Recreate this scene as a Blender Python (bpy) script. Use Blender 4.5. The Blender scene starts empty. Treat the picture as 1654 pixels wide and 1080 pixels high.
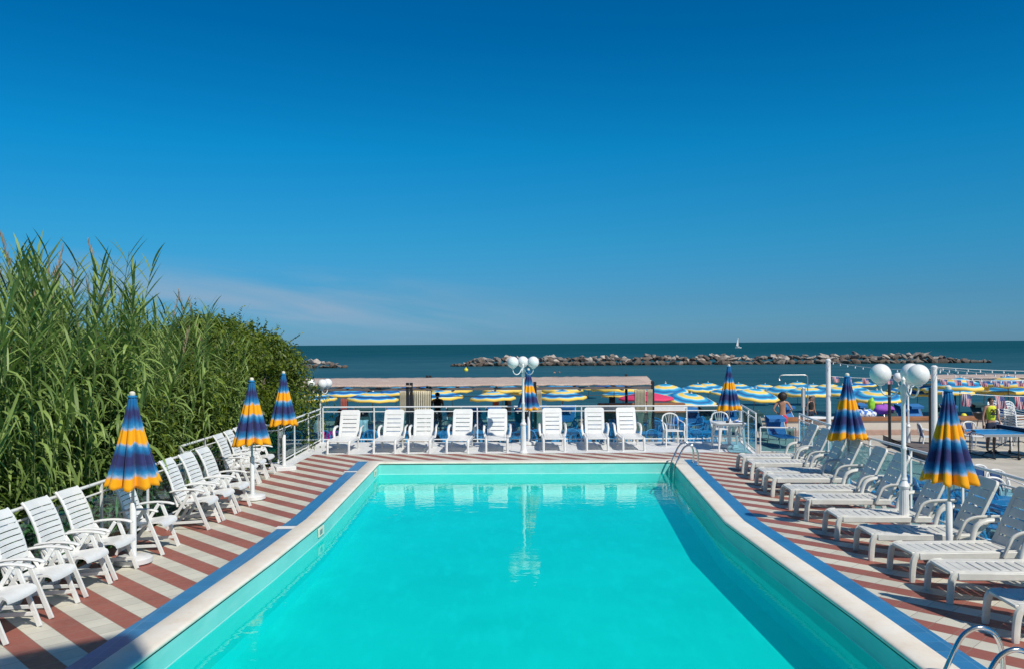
import bpy, bmesh, math, random
from mathutils import Vector, Matrix, noise
from mathutils.geometry import tessellate_polygon

random.seed(7)
PI = math.pi
C = bpy.context.scene.collection
scn = bpy.context.scene

# ------------------------------------------------------------------ camera
H, F = 2.8, 1380.0                       # eye height above the pool deck, focal length in photo pixels
cam = bpy.data.cameras.new('camera'); camo = bpy.data.objects.new('camera', cam); C.objects.link(camo)
camo.location = (0, 0, H)
camo.rotation_euler = (PI/2, math.radians(0.40), 0)
cam.sensor_width = 36; cam.lens = F/1654*36
cam.shift_y = 15/1654
cam.clip_end = 60000; cam.clip_start = 0.05
scn.camera = camo

def hy(px): return 555 - .007*(px-827)
def P(px, py, z=0.0):                    # ground point seen at a photo pixel
    d = (H-z)*F/(py-hy(px)); return Vector(((px-827)/F*d, d, z))
def PD(px, d, z=0.0): return Vector(((px-827)/F*d, d, z))

# ------------------------------------------------------------------ sky and sun
SUN = Vector((.57, -.70, 1.0)).normalized()
ELEV = math.asin(SUN.z); AZ = math.atan2(SUN.x, SUN.y)
w = bpy.data.worlds.new('World'); scn.world = w; w.use_nodes = True
nt = w.node_tree; N = nt.nodes; L = nt.links
for n in list(N): N.remove(n)
out = N.new('ShaderNodeOutputWorld'); bg = N.new('ShaderNodeBackground'); bg.inputs[1].default_value = .131
sky = N.new('ShaderNodeTexSky'); sky.sky_type = 'NISHITA'; sky.sun_disc = False
sky.sun_elevation = ELEV; sky.sun_rotation = AZ; sky.air_density = 1.0; sky.dust_density = .25; sky.ozone_density = 4.0
tc = N.new('ShaderNodeTexCoord')
sep = N.new('ShaderNodeSeparateXYZ'); L.new(tc.outputs['Generated'], sep.inputs[0])
# deep blue grade of the clear sky by height above the horizon
ramp = N.new('ShaderNodeValToRGB'); L.new(sep.outputs['Z'], ramp.inputs[0])
cr = ramp.color_ramp
cr.elements[0].position = 0.0; cr.elements[0].color = (.16, .37, .70, 1)
cr.elements[1].position = 1.0; cr.elements[1].color = (.22, .50, .66, 1)
for p, c in ((.05, (.13, .365, .61, 1)), (.12, (.075, .465, .66, 1)), (.22, (.016, .53, .76, 1)), (.34, (.0, .43, .69, 1)), (.45, (.0, .40, .68, 1)), (.6, (.04, .42, .66, 1))):
    e = cr.elements.new(p); e.color = c
mul = N.new('ShaderNodeMix'); mul.data_type = 'RGBA'; mul.blend_type = 'MULTIPLY'; mul.inputs[0].default_value = 1
L.new(sky.outputs[0], mul.inputs[6]); L.new(ramp.outputs[0], mul.inputs[7])
# thin wisps of cloud low over the horizon on the left
def wmath(op, a, b=None, cl=False):
    m = N.new('ShaderNodeMath'); m.operation = op; m.use_clamp = cl
    for i, v in enumerate((a, b)):
        if v is None: continue
        if isinstance(v, (int, float)): m.inputs[i].default_value = v
        else: L.new(v, m.inputs[i])
    return m.outputs[0]
dx = wmath('DIVIDE', sep.outputs['X'], sep.outputs['Y']); dz = wmath('DIVIDE', sep.outputs['Z'], sep.outputs['Y'])
mp = N.new('ShaderNodeCombineXYZ'); L.new(wmath('MULTIPLY', dx, 2.6), mp.inputs[0])
L.new(wmath('MULTIPLY', wmath('ADD', dz, wmath('MULTIPLY', dx, .13)), 22.0), mp.inputs[1])
cn = N.new('ShaderNodeTexNoise'); cn.inputs['Scale'].default_value = 1.6; cn.inputs['Detail'].default_value = 6
cn.inputs['Roughness'].default_value = .52; cn.inputs['Distortion'].default_value = .5
L.new(mp.outputs[0], cn.inputs['Vector'])
mr = N.new('ShaderNodeMapRange'); mr.inputs[1].default_value = .38; mr.inputs[2].default_value = .62; L.new(cn.outputs[0], mr.inputs[0])
# band centre follows a slope: dz = .052 - .10*(dx+.25)
cen = wmath('SUBTRACT', .046, wmath('MULTIPLY', wmath('ADD', dx, .25), .085))
off = wmath('ABSOLUTE', wmath('SUBTRACT', dz, cen))
band = wmath('SUBTRACT', 1.0, wmath('DIVIDE', off, .050), True)
lx = N.new('ShaderNodeMapRange'); lx.inputs[1].default_value = .10; lx.inputs[2].default_value = -.22; L.new(dx, lx.inputs[0])
lf = wmath('MULTIPLY', wmath('MULTIPLY', band, lx.outputs[0]), mr.outputs[0])
lf = wmath('MULTIPLY', lf, wmath('GREATER_THAN', sep.outputs['Y'], 0.0))
lf = wmath('MULTIPLY', lf, .95)
cmix = N.new('ShaderNodeMix'); cmix.data_type = 'RGBA'; L.new(lf, cmix.inputs[0]); L.new(mul.outputs[2], cmix.inputs[6])
cmix.inputs[7].default_value = (1.95, 3.15, 4.4, 1)
L.new(cmix.outputs[2], bg.inputs[0]); L.new(bg.outputs[0], out.inputs[0])

sl = bpy.data.lights.new('sun', 'SUN'); slo = bpy.data.objects.new('sun', sl); C.objects.link(slo)
sl.energy = 4.3; sl.angle = math.radians(.5); sl.color = (1.0, .945, .84)
slo.rotation_euler = SUN.to_track_quat('Z', 'Y').to_euler(); slo.location = (20, -30, 40)
scn.view_settings.view_transform = 'Standard'; scn.view_settings.look = 'None'
scn.view_settings.exposure = 0; scn.view_settings.gamma = 1
scn.render.engine = 'CYCLES'
scn.cycles.max_bounces = 10; scn.cycles.transparent_max_bounces = 24

# ------------------------------------------------------------------ materials
def lin(c): return tuple(((v/255)/12.92 if v/255 <= .04045 else ((v/255+.055)/1.055)**2.4) for v in c) + (1,)
class MT:
    def __init__(s, name):
        s.m = bpy.data.materials.new(name); s.m.use_nodes = True
        s.t = s.m.node_tree; s.n = s.t.nodes; s.l = s.t.links; s.b = s.n['Principled BSDF']; s.o = s.n['Material Output']
    def nd(s, k, **kw):
        n = s.n.new(k)
        for a, v in kw.items(): setattr(n, a, v)
        return n
    def mth(s, op, a, b=None, c=None, cl=False):
        m = s.n.new('ShaderNodeMath'); m.operation = op; m.use_clamp = cl
        for i, v in enumerate((a, b, c)):
            if v is None: continue
            if isinstance(v, (int, float)): m.inputs[i].default_value = v
            else: s.l.new(v, m.inputs[i])
        return m.outputs[0]
    def mix(s, f, a, b, bt='MIX'):
        m = s.n.new('ShaderNodeMix'); m.data_type = 'RGBA'; m.blend_type = bt
        for i, v in ((0, f), (6, a), (7, b)):
            if isinstance(v, (int, float)): m.inputs[i].default_value = v
            elif isinstance(v, tuple): m.inputs[i].default_value = v
            else: s.l.new(v, m.inputs[i])
        return m.outputs[2]
    def coord(s, k='Object'):
        if k == 'World': return s.n.new('ShaderNodeNewGeometry').outputs['Position']
        return s.n.new('ShaderNodeTexCoord').outputs[k]
    def noise(s, sc, det=3, co=None, rough=.55, stretch=None):
        co = co or s.coord('World')
        if stretch:
            mp = s.n.new('ShaderNodeMapping'); mp.inputs['Scale'].default_value = stretch; s.l.new(co, mp.inputs[0]); co = mp.outputs[0]
        n = s.n.new('ShaderNodeTexNoise'); n.inputs['Scale'].default_value = sc; n.inputs['Detail'].default_value = det
        n.inputs['Roughness'].default_value = rough; s.l.new(co, n.inputs['Vector']); return n.outputs[0]
    def ramp(s, fac, stops, interp='LINEAR'):
        r = s.n.new('ShaderNodeValToRGB'); s.l.new(fac, r.inputs[0]); cr = r.color_ramp; cr.interpolation = interp
        cr.elements[0].position = stops[0][0]; cr.elements[0].color = stops[0][1]
        cr.elements[1].position = stops[-1][0]; cr.elements[1].color = stops[-1][1]
        for p, c in stops[1:-1]:
            e = cr.elements.new(p); e.color = c
        return r.outputs[0]
    def rng(s, v, a, b, c=0., d=1.):
        m = s.n.new('ShaderNodeMapRange'); s.l.new(v, m.inputs[0])
        for i, x in enumerate((a, b, c, d)): m.inputs[i+1].default_value = x
        return m.outputs[0]
    def bump(s, h, st=.2, dist=.01):
        b = s.n.new('ShaderNodeBump'); b.inputs['Strength'].default_value = st; b.inputs['Distance'].default_value = dist
        s.l.new(h, b.inputs['Height']); s.l.new(b.outputs[0], s.b.inputs['Normal']); return b
    def schlick(s, f0, nrm=None):
        g = s.n.new('ShaderNodeNewGeometry'); dp = s.n.new('ShaderNodeVectorMath'); dp.operation = 'DOT_PRODUCT'
        s.l.new(g.outputs['Incoming'], dp.inputs[0]); s.l.new(nrm or g.outputs['Normal'], dp.inputs[1])
        x = s.mth('SUBTRACT', 1.0, s.mth('ABSOLUTE', dp.outputs['Value']), cl=True)
        return s.mth('ADD', s.mth('MULTIPLY', s.mth('POWER', x, 5.0), 1-f0), f0, cl=True)
    def col(s, v):
        if isinstance(v, tuple): s.b.inputs['Base Color'].default_value = v
        else: s.l.new(v, s.b.inputs['Base Color'])

def pm(name, c, rough=.5, var=.10, scale=6., metal=0., bump=0., spec=.5, bs=60., dist=.004, per=0.):
    t = MT(name); t.b.inputs['Roughness'].default_value = rough; t.b.inputs['Metallic'].default_value = metal
    t.b.inputs['Specular IOR Level'].default_value = spec
    n = t.noise(scale, 4)
    f = t.rng(n, .3, .7, 1-var, 1+var*.5)
    hs = t.nd('ShaderNodeHueSaturation'); hs.inputs['Color'].default_value = c; t.l.new(f, hs.inputs['Value'])
    if per:
        oi = t.nd('ShaderNodeObjectInfo'); v2 = t.mth('MULTIPLY', f, t.rng(oi.outputs['Random'], 0, 1, 1-per, 1+per)); t.l.new(v2, hs.inputs['Value'])
    t.col(hs.outputs[0])
    rr = t.rng(t.noise(scale*3, 3), .3, .7, rough*.85, min(1, rough*1.15)); t.l.new(rr, t.b.inputs['Roughness'])
    if bump: t.bump(t.noise(bs, 3), bump, dist)
    return t.m

M = {}
M['plastic'] = pm('white_plastic', (.75, .75, .73, 1), .36, .07, 7, bump=.05, bs=25, per=.035)
M['plastic_old'] = pm('aged_white_plastic', (.67, .66, .61, 1), .42, .12, 6, bump=.06, bs=25, per=.05)
M['blueplastic'] = pm('blue_plastic', (.045, .34, .66, 1), .38, .10, 5)
M['darkblue'] = pm('dark_blue_plastic', lin((25, 60, 110)), .45, .15, 5)
M['paintwhite'] = pm('white_painted_metal', (.78, .79, .78, 1), .38, .07, 5)
M['greymetal'] = pm('grey_metal', (.42, .43, .43, 1), .35, .08, 8, metal=.7)
M['chrome'] = pm('steel', (.72, .70, .66, 1), .13, .10, 8, metal=1.)
M['black'] = pm('black_metal', (.02, .02, .022, 1), .45, .1, 8)
M['globe'] = pm('opal_globe', (.80, .81, .80, 1), .34, .03, 3)
M['cream'] = pm('cream_plastic', (.80, .74, .60, 1), .5)
M['coping'] = pm('coping_stone', (.70, .66, .58, 1), .6, .10, 2.2, bump=.12, bs=40)
M['whitepav'] = pm('white_paving', (.74, .74, .73, 1), .6, .08, 1.3, bump=.1, bs=30)
M['kerbwhite'] = pm('white_marker_tile', (.78, .77, .74, 1), .5, .05, 5)
M['concrete'] = pm('cream_concrete', (.62, .57, .49, 1), .8, .12, 1.2, bump=.2, bs=15)
M['wood'] = pm('brown_wood', (.36, .15, .06, 1), .6, .25, 3, bump=.2, bs=20)
M['darkwood'] = pm('weathered_boards', (.16, .13, .115, 1), .75, .25, 2, bump=.3, bs=20)
M['curtain'] = pm('beige_curtain', (.62, .55, .40, 1), .85, .15, 8)
M['skin'] = pm('skin', (.42, .22, .14, 1), .5, .06, 10)
M['hair'] = pm('dark_hair', (.016, .011, .009, 1), .6, .2, 30, bump=.4, bs=80)
M['navy'] = pm('navy_cloth', (.015, .022, .05, 1), .8)
M['blackcloth'] = pm('black_cloth', (.012, .012, .015, 1), .85)
M['redcloth'] = pm('red_cloth', (.62, .02, .05, 1), .75)
M['terracotta'] = pm('terracotta_cloth', (.30, .07, .05, 1), .85)
M['whitecloth'] = pm('white_cloth', (.78, .78, .78, 1), .8)
M['pinkcloth'] = pm('magenta_towel', (.78, .01, .30, 1), .85, .12, 8)
M['purplecloth'] = pm('purple_towel', (.38, .10, .55, 1), .85, .12, 8)
M['greencloth'] = pm('green_rubber', (.28, .62, .03, 1), .5)
M['yellow'] = pm('yellow_rubber', (.82, .70, .03, 1), .5)
M['blueshade'] = pm('blue_sling_fabric', (.03, .17, .42, 1), .75, .12, 8)
M['tealshade'] = pm('dark_green_sling_fabric', (.02, .07, .075, 1), .75, .12, 8)
M['cyanbag'] = pm('blue_bag', (.03, .25, .60, 1), .6)
M['stem'] = pm('reed_stem', (.10, .15, .04, 1), .6, .2, 8)
M['trunk'] = pm('bark', (.10, .075, .05, 1), .9, .25, 10, bump=.5, bs=30)
M['plume'] = pm('reed_plume', (.36, .27, .17, 1), .9, .2, 8)
M['soil'] = pm('dark_soil', (.05, .045, .03, 1), .95, .3, 3, bump=.5, bs=10)
M['wallpaint'] = pm('building_render', (.66, .60, .50, 1), .85, .08, 1)
M['pinkcanopy'] = pm('pink_canopy', (.72, .05, .14, 1), .7, .10, 5)
M['gullhull'] = pm('boat_gelcoat', (.82, .82, .80, 1), .25)

def leaf_mat(name, c1, c2, tr=.27):
    t = MT(name); 
    oi = t.nd('ShaderNodeNewGeometry')
    r = oi.outputs['Random Per Island']
    n = t.noise(1.1, 3)
    f = t.mth('ADD', t.mth('MULTIPLY', r, .55), t.mth('MULTIPLY', n, .55), cl=True)
    c = t.ramp(f, [(.15, c1), (.85, c2)])
    t.col(c); t.b.inputs['Roughness'].default_value = .48; t.b.inputs['Specular IOR Level'].default_value = .35
    tl = t.nd('ShaderNodeBsdfTranslucent'); t.l.new(t.mix(1., c, (1.1, 1.25, .6, 1), 'MULTIPLY'), tl.inputs[0])
    ms = t.nd('ShaderNodeMixShader'); ms.inputs[0].default_value = tr
    t.l.new(t.b.outputs[0], ms.inputs[1]); t.l.new(tl.outputs[0], ms.inputs[2]); t.l.new(ms.outputs[0], t.o.inputs[0])
    return t.m
M['reedleaf'] = leaf_mat('reed_leaf', (.040, .092, .016, 1), (.31, .42, .12, 1))
M['bushleaf'] = leaf_mat('shrub_leaf', (.018, .042, .006, 1), (.19, .25, .024, 1), .28)

def striped_deck():
    t = MT('striped_terrace_tiles'); co = t.coord('World'); sp = t.nd('ShaderNodeSeparateXYZ'); t.l.new(co, sp.inputs[0])
    wv = .248
    s = t.mth('MULTIPLY', t.mth('ADD', sp.outputs[0], sp.outputs[1]), .70711/wv)
    u = t.mth('MULTIPLY', t.mth('SUBTRACT', sp.outputs[0], sp.outputs[1]), .70711/wv)
    s = t.mth('ADD', s, 200 - 2.773/wv); u = t.mth('ADD', u, 200.3)
    idx = t.mth('MODULO', t.mth('FLOOR', s), 2.0)        # 0: red, 1: cream
    def joint(v):
        fr = t.mth('FRACT', v); e = t.mth('MINIMUM', fr, t.mth('SUBTRACT', 1.0, fr))
        return t.mth('SUBTRACT', 1.0, t.rng(e, .010, .022), cl=True)
    jj = t.mth('MAXIMUM', joint(s), joint(u))
    cell = t.nd('ShaderNodeCombineXYZ'); t.l.new(t.mth('FLOOR', s), cell.inputs[0]); t.l.new(t.mth('FLOOR', u), cell.inputs[1])
    wn = t.nd('ShaderNodeTexWhiteNoise'); t.l.new(cell.outputs[0], wn.inputs['Vector'])
    base = t.mix(idx, (.34, .115, .085, 1), (.65, .62, .52, 1))
    stain = t.rng(t.noise(1.3, 7, rough=.65), .3, .75, .80, 1.07)
    tone = t.mth('MULTIPLY', t.rng(wn.outputs[0], 0, 1, .91, 1.06), stain)
    base = t.mix(1., base, t.nd('ShaderNodeCombineColor').outputs[0], 'MULTIPLY') if False else base
    hs = t.nd('ShaderNodeHueSaturation'); t.l.new(base, hs.inputs['Color']); t.l.new(tone, hs.inputs['Value'])
    c = t.mix(t.mth('MULTIPLY', jj, .70), hs.outputs[0], (.25, .21, .16, 1))
    t.col(c); t.b.inputs['Roughness'].default_value = .55
    t.l.new(t.rng(t.noise(14, 3), .3, .7, .45, .65), t.b.inputs['Roughness'])
    t.bump(t.mth('ADD', t.mth('MULTIPLY', jj, -1.0), t.mth('MULTIPLY', t.noise(60, 2), .3)), .35, .003)
    return t.m
M['deck'] = striped_deck()

def tile_mat(name, c, sz, joint=(.25, .27, .28, 1), rough=.4, js=.5, ang=0., var=.08, jw=.015):
    t = MT(name); co = t.coord('World')
    mp = t.nd('ShaderNodeMapping'); mp.inputs['Rotation'].default_value = (0, 0, ang); t.l.new(co, mp.inputs[0])
    sp = t.nd('ShaderNodeSeparateXYZ'); t.l.new(mp.outputs[0], sp.inputs[0])
    s = t.mth('ADD', t.mth('DIVIDE', sp.outputs[0], sz), 300.1); u = t.mth('ADD', t.mth('DIVIDE', sp.outputs[1], sz), 300.2)
    def j(v):
        fr = t.mth('FRACT', v); e = t.mth('MINIMUM', fr, t.mth('SUBTRACT', 1.0, fr)); return t.mth('SUBTRACT', 1.0, t.rng(e, jw*.6, jw*1.4), cl=True)
    jj = t.mth('MAXIMUM', j(s), j(u))
    cell = t.nd('ShaderNodeCombineXYZ'); t.l.new(t.mth('FLOOR', s), cell.inputs[0]); t.l.new(t.mth('FLOOR', u), cell.inputs[1])
    wn = t.nd('ShaderNodeTexWhiteNoise'); t.l.new(cell.outputs[0], wn.inputs['Vector'])
    hs = t.nd('ShaderNodeHueSaturation'); hs.inputs['Color'].default_value = c
    t.l.new(t.mth('MULTIPLY', t.rng(wn.outputs[0], 0, 1, 1-var, 1+var), t.rng(t.noise(2., 4), .3, .7, .93, 1.05)), hs.inputs['Value'])
    t.col(t.mix(t.mth('MULTIPLY', jj, js), hs.outputs[0], joint)); t.b.inputs['Roughness'].default_value = rough
    t.bump(t.mth('MULTIPLY', jj, -1.0), .3, .003)
    return t.m
M['bluetile'] = tile_mat('blue_tile', (.026, .185, .39, 1), .25, (.16, .34, .50, 1), .4, .6)
M['terrace'] = tile_mat('terrace_paving', (.52, .47, .39, 1), .6, (.3, .27, .22, 1), .8, .5)
M['whitetile'] = tile_mat('white_tile', (.74, .74, .73, 1), .4, (.5, .5, .5, 1), .5, .5, var=.04)

def coping_mat():
    t = MT('pool_coping_stone'); n = t.noise(2.5, 6); n2 = t.noise(14, 3)
    c = t.ramp(n, [(.3, (.74, .65, .53, 1)), (.55, (.80, .74, .64, 1)), (.75, (.82, .78, .70, 1))])
    c = t.mix(t.rng(n2, .55, .75, 0, .25), c, (.62, .46, .33, 1)); t.col(c)
    sp = t.nd('ShaderNodeSeparateXYZ'); t.l.new(t.coord('World'), sp.inputs[0])
    fr = t.mth('FRACT', t.mth('DIVIDE', t.mth('ADD', sp.outputs[1], 100.), .5)); e = t.mth('MINIMUM', fr, t.mth('SUBTRACT', 1., fr))
    t.b.inputs['Roughness'].default_value = .6; t.bump(n2, .15, .004); return t.m
M['coping'] = coping_mat()

def basin_mat():
    t = MT('pool_liner'); n = t.noise(1.2, 5); sp = t.nd('ShaderNodeSeparateXYZ'); t.l.new(t.coord('World'), sp.inputs[0])
    c = t.ramp(n, [(.3, (.17, .60, .55, 1)), (.7, (.24, .70, .65, 1))])
    line = t.mth('LESS_THAN', t.mth('ABSOLUTE', t.mth('ADD', sp.outputs[2], .272)), .012)
    c = t.mix(t.mth('LESS_THAN', sp.outputs[2], -.272), c, (.34, .72, .66, 1))
    c = t.mix(t.mth('MULTIPLY', line, .5), c, (.80, .86, .84, 1))
    # faint pale scum and streaks on the liner
    c = t.mix(t.rng(t.noise(3, 6, stretch=(1, .4, 3)), .5, .8, 0, .35), c, (.50, .82, .80, 1))
    t.col(c); t.b.inputs['Roughness'].default_value = .45; t.b.inputs['Specular IOR Level'].default_value = .3; return t.m
M['basin'] = basin_mat()
def floor_mat():
    t = MT('pool_floor_liner'); n = t.noise(.8, 6); n2 = t.noise(2.6, 5, stretch=(1.6, .5, 1))
    c = t.ramp(n, [(.3, (.36, .70, .63, 1)), (.7, (.44, .80, .72, 1))])
    c = t.mix(t.rng(n2, .50, .8, 0, .6), c, (.66, .90, .84, 1)); t.col(c); t.b.inputs['Roughness'].default_value = .6
    return t.m
M['poolfloor'] = floor_mat()

def water_mat():
    t = MT('pool_water'); co = t.coord('World')
    n1 = t.noise(2.0, 3, co, stretch=(.7, 1.5, 1)); n2 = t.noise(7, 2, co, stretch=(.5, 1.6, 1))
    h = t.mth('ADD', n1, t.mth('MULTIPLY', n2, .22))
    bp = t.nd('ShaderNodeBump'); bp.inputs['Strength'].default_value = .30; bp.inputs['Distance'].default_value = .016; t.l.new(h, bp.inputs['Height'])
    tr = t.nd('ShaderNodeBsdfTransparent'); tr.inputs[0].default_value = (.10, .97, .96, 1)
    gl = t.nd('ShaderNodeBsdfGlossy'); gl.inputs['Roughness'].default_value = .0; gl.inputs[0].default_value = (.92, 1, 1, 1); t.l.new(bp.outputs[0], gl.inputs['Normal'])
    ms = t.nd('ShaderNodeMixShader'); t.l.new(t.mth('MULTIPLY', t.schlick(.02, bp.outputs[0]), .85), ms.inputs[0]); t.l.new(tr.outputs[0], ms.inputs[1]); t.l.new(gl.outputs[0], ms.inputs[2])
    # turquoise diffuse stands in for light scattered in the water, lifts the shaded side
    df = t.nd('ShaderNodeBsdfDiffuse'); df.inputs[0].default_value = (.0, .62, .60, 1)
    m2 = t.nd('ShaderNodeMixShader'); m2.inputs[0].default_value = .17; t.l.new(tr.outputs[0], m2.inputs[1]); t.l.new(df.outputs[0], m2.inputs[2]); t.l.new(m2.outputs[0], ms.inputs[1])
    t.l.new(ms.outputs[0], t.o.inputs[0]); return t.m
M['water'] = water_mat()

def glass_mat(name, tint):
    t = MT(name)
    tr = t.nd('ShaderNodeBsdfTransparent'); tr.inputs[0].default_value = tint
    gl = t.nd('ShaderNodeBsdfGlossy'); gl.inputs['Roughness'].default_value = .01
    ms = t.nd('ShaderNodeMixShader'); t.l.new(t.schlick(.04), ms.inputs[0]); t.l.new(tr.outputs[0], ms.inputs[1]); t.l.new(gl.outputs[0], ms.inputs[2])
    t.l.new(ms.outputs[0], t.o.inputs[0]); return t.m
M['glass'] = glass_mat('tinted_glass', (.50, .75, .82, 1))
M['windowglass'] = glass_mat('window_glass', (.2, .25, .28, 1))

def sea_mat():
    t = MT('sea_water'); co = t.coord('World')
    n1 = t.noise(.55, 4, co, stretch=(.45, 1, 1)); n2 = t.noise(2.6, 3, co, stretch=(.6, 1, 1)); n3 = t.noise(.012, 4, co, stretch=(.25, 1, 1))
    sp = t.nd('ShaderNodeSeparateXYZ'); t.l.new(co, sp.inputs[0])
    far = t.rng(sp.outputs[1], 180, 420)
    c = t.mix(far, (.032, .112, .140, 1), (.000, .066, .098, 1))
    c = t.mix(t.rng(n3, .35, .7, 0, .7), c, (.003, .070, .092, 1))
    ps = t.noise(.30, 5, co, stretch=(.12, 1, 1))
    c = t.mix(t.rng(ps, .45, .70, 0, .6), c, (.05, .14, .175, 1))
    t.col(c); t.b.inputs['Roughness'].default_value = .30; t.b.inputs['Specular IOR Level'].default_value = .05
    c2 = t.mix(t.rng(t.noise(.9, 4, co, stretch=(.22, 1, 1)), .35, .7, 0, .45), c, (.004, .040, .055, 1))
    bp = t.nd('ShaderNodeBump'); bp.inputs['Strength'].default_value = .8; bp.inputs['Distance'].default_value = .35; t.l.new(t.mth('ADD', n1, t.mth('MULTIPLY', n2, .3)), bp.inputs['Height'])
    df = t.nd('ShaderNodeBsdfDiffuse'); t.l.new(c2, df.inputs[0]); t.l.new(bp.outputs[0], df.inputs['Normal'])
    gl = t.nd('ShaderNodeBsdfGlossy'); gl.inputs['Roughness'].default_value = .22; t.l.new(bp.outputs[0], gl.inputs['Normal'])
    ms = t.nd('ShaderNodeMixShader'); t.l.new(t.rng(sp.outputs[1], 120, 600, .16, .05), ms.inputs[0]); t.l.new(df.outputs[0], ms.inputs[1]); t.l.new(gl.outputs[0], ms.inputs[2]); t.l.new(ms.outputs[0], t.o.inputs[0])
    return t.m
M['sea'] = sea_mat()

def sand_mat():
    t = MT('beach_sand'); n = t.noise(1.5, 6); c = t.ramp(n, [(.3, (.34, .28, .20, 1)), (.7, (.48, .41, .30, 1))]); t.col(c)
    t.b.inputs['Roughness'].default_value = .95; t.bump(t.noise(5, 5), .6, .05); return t.m
M['sand'] = sand_mat()

def rock_mat(name, a, b):
    t = MT(name); co = t.coord('Object'); n = t.noise(1.3, 6, t.coord('World'), .65); c = t.ramp(n, [(.3, a), (.68, b)])
    sp = t.nd('ShaderNodeSeparateXYZ'); t.l.new(t.coord('World'), sp.inputs[0])
    low_tone = t.rng(sp.outputs[2], -2.45, -1.7, .8, 0)  # rock colour turns darker brown towards the waterline
    c = t.mix(low_tone, c, (.05, .035, .022, 1)); t.col(c); t.b.inputs['Roughness'].default_value = .85; t.bump(t.noise(5, 5, t.coord('World')), .8, .12); return t.m
M['rock_pale'] = rock_mat('pale_rock', (.26, .21, .17, 1), (.58, .51, .44, 1))
M['rock_grey'] = rock_mat('grey_rock', (.085, .072, .062, 1), (.31, .27, .235, 1))
M['rock_brown'] = rock_mat('brown_rock', (.055, .042, .034, 1), (.19, .145, .115, 1))

def thatch_mat():
    t = MT('reed_mat'); co = t.coord('World'); n = t.noise(9, 4, co, stretch=(3, .6, 1)); n2 = t.noise(1.4, 4, co)
    c = t.ramp(n, [(.25, (.36, .25, .20, 1)), (.75, (.60, .46, .38, 1))]); c = t.mix(t.rng(n2, .4, .7, 0, .5), c, (.62, .52, .44, 1))
    t.col(c); t.b.inputs['Roughness'].default_value = .9; t.bump(n, .7, .02); return t.m
M['thatch'] = thatch_mat()

ORANGE = (.95, .42, .008, 1)
def closed_canopy_mat():
    t = MT('striped_closed_canopy'); sp = t.nd('ShaderNodeSeparateXYZ'); t.l.new(t.coord('Object'), sp.inputs[0])
    v = t.rng(sp.outputs[2], 0., -1.18)
    ang = t.mth('ARCTAN2', sp.outputs[1], sp.outputs[0])
    wob = t.mth('ADD', t.mth('SINE', t.mth('MULTIPLY', ang, 5.)), t.mth('MULTIPLY', t.mth('SINE', t.mth('MULTIPLY', ang, 11.)), .7))
    v = t.mth('ADD', v, t.mth('MULTIPLY', wob, .009))
    v = t.mth('ADD', v, t.rng(t.noise(14, 3, t.coord('Object')), .3, .7, -.014, .014))
    B, NV, LB, W_ = (.008, .15, .38, 1), (.030, .036, .14, 1), (.04, .27, .52, 1), (.36, .45, .62, 1)
    t.col(t.ramp(v, [(0, B), (.08, B), (.15, NV), (.20, NV), (.27, B), (.315, LB), (.34, W_), (.355, ORANGE), (.49, ORANGE), (.51, W_), (.535, LB), (.575, B),
                     (.63, NV), (.72, NV), (.785, B), (.82, LB), (.848, W_), (.868, ORANGE), (1, ORANGE)]))
    t.b.inputs['Roughness'].default_value = .7; t.b.inputs['Specular IOR Level'].default_value = .2
    t.b.inputs['Sheen Weight'].default_value = .15
    tl = t.nd('ShaderNodeBsdfTranslucent'); t.l.new(t.b.inputs['Base Color'].links[0].from_socket, tl.inputs[0])
    ms = t.nd('ShaderNodeMixShader'); ms.inputs[0].default_value = .12
    t.l.new(t.b.outputs[0], ms.inputs[1]); t.l.new(tl.outputs[0], ms.inputs[2]); t.l.new(ms.outputs[0], t.o.inputs[0])
    return t.m
M['closedcanopy'] = closed_canopy_mat()
def open_canopy_mat(name, palette='blue'):
    t = MT(name); sp = t.nd('ShaderNodeSeparateXYZ'); t.l.new(t.coord('Object'), sp.inputs[0])
    r = t.mth('SQRT', t.mth('ADD', t.mth('POWER', sp.outputs[0], 2.), t.mth('POWER', sp.outputs[1], 2.)))
    v = t.mth('DIVIDE', r, 1.32, cl=True)
    B, NV, CY, W_, Y = (.01, .26, .52, 1), (.02, .09, .28, 1), (.05, .42, .60, 1), (.58, .66, .68, 1), (.86, .60, .12, 1)
    if palette == 'navy': B, NV = (.01, .17, .50, 1), (.015, .06, .24, 1)
    t.col(t.ramp(v, [(0, B), (.12, B), (.22, CY), (.28, W_), (.31, Y), (.45, Y), (.48, W_), (.54, CY), (.62, B), (.70, NV), (.78, B), (.83, CY), (.875, W_), (.90, Y), (1, Y)]))
    t.b.inputs['Roughness'].default_value = .75; return t.m
M['opencanopy'] = open_canopy_mat('beach_canopy')
M['opencanopy_navy'] = open_canopy_mat('beach_canopy_deep_blue', 'navy')

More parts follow.
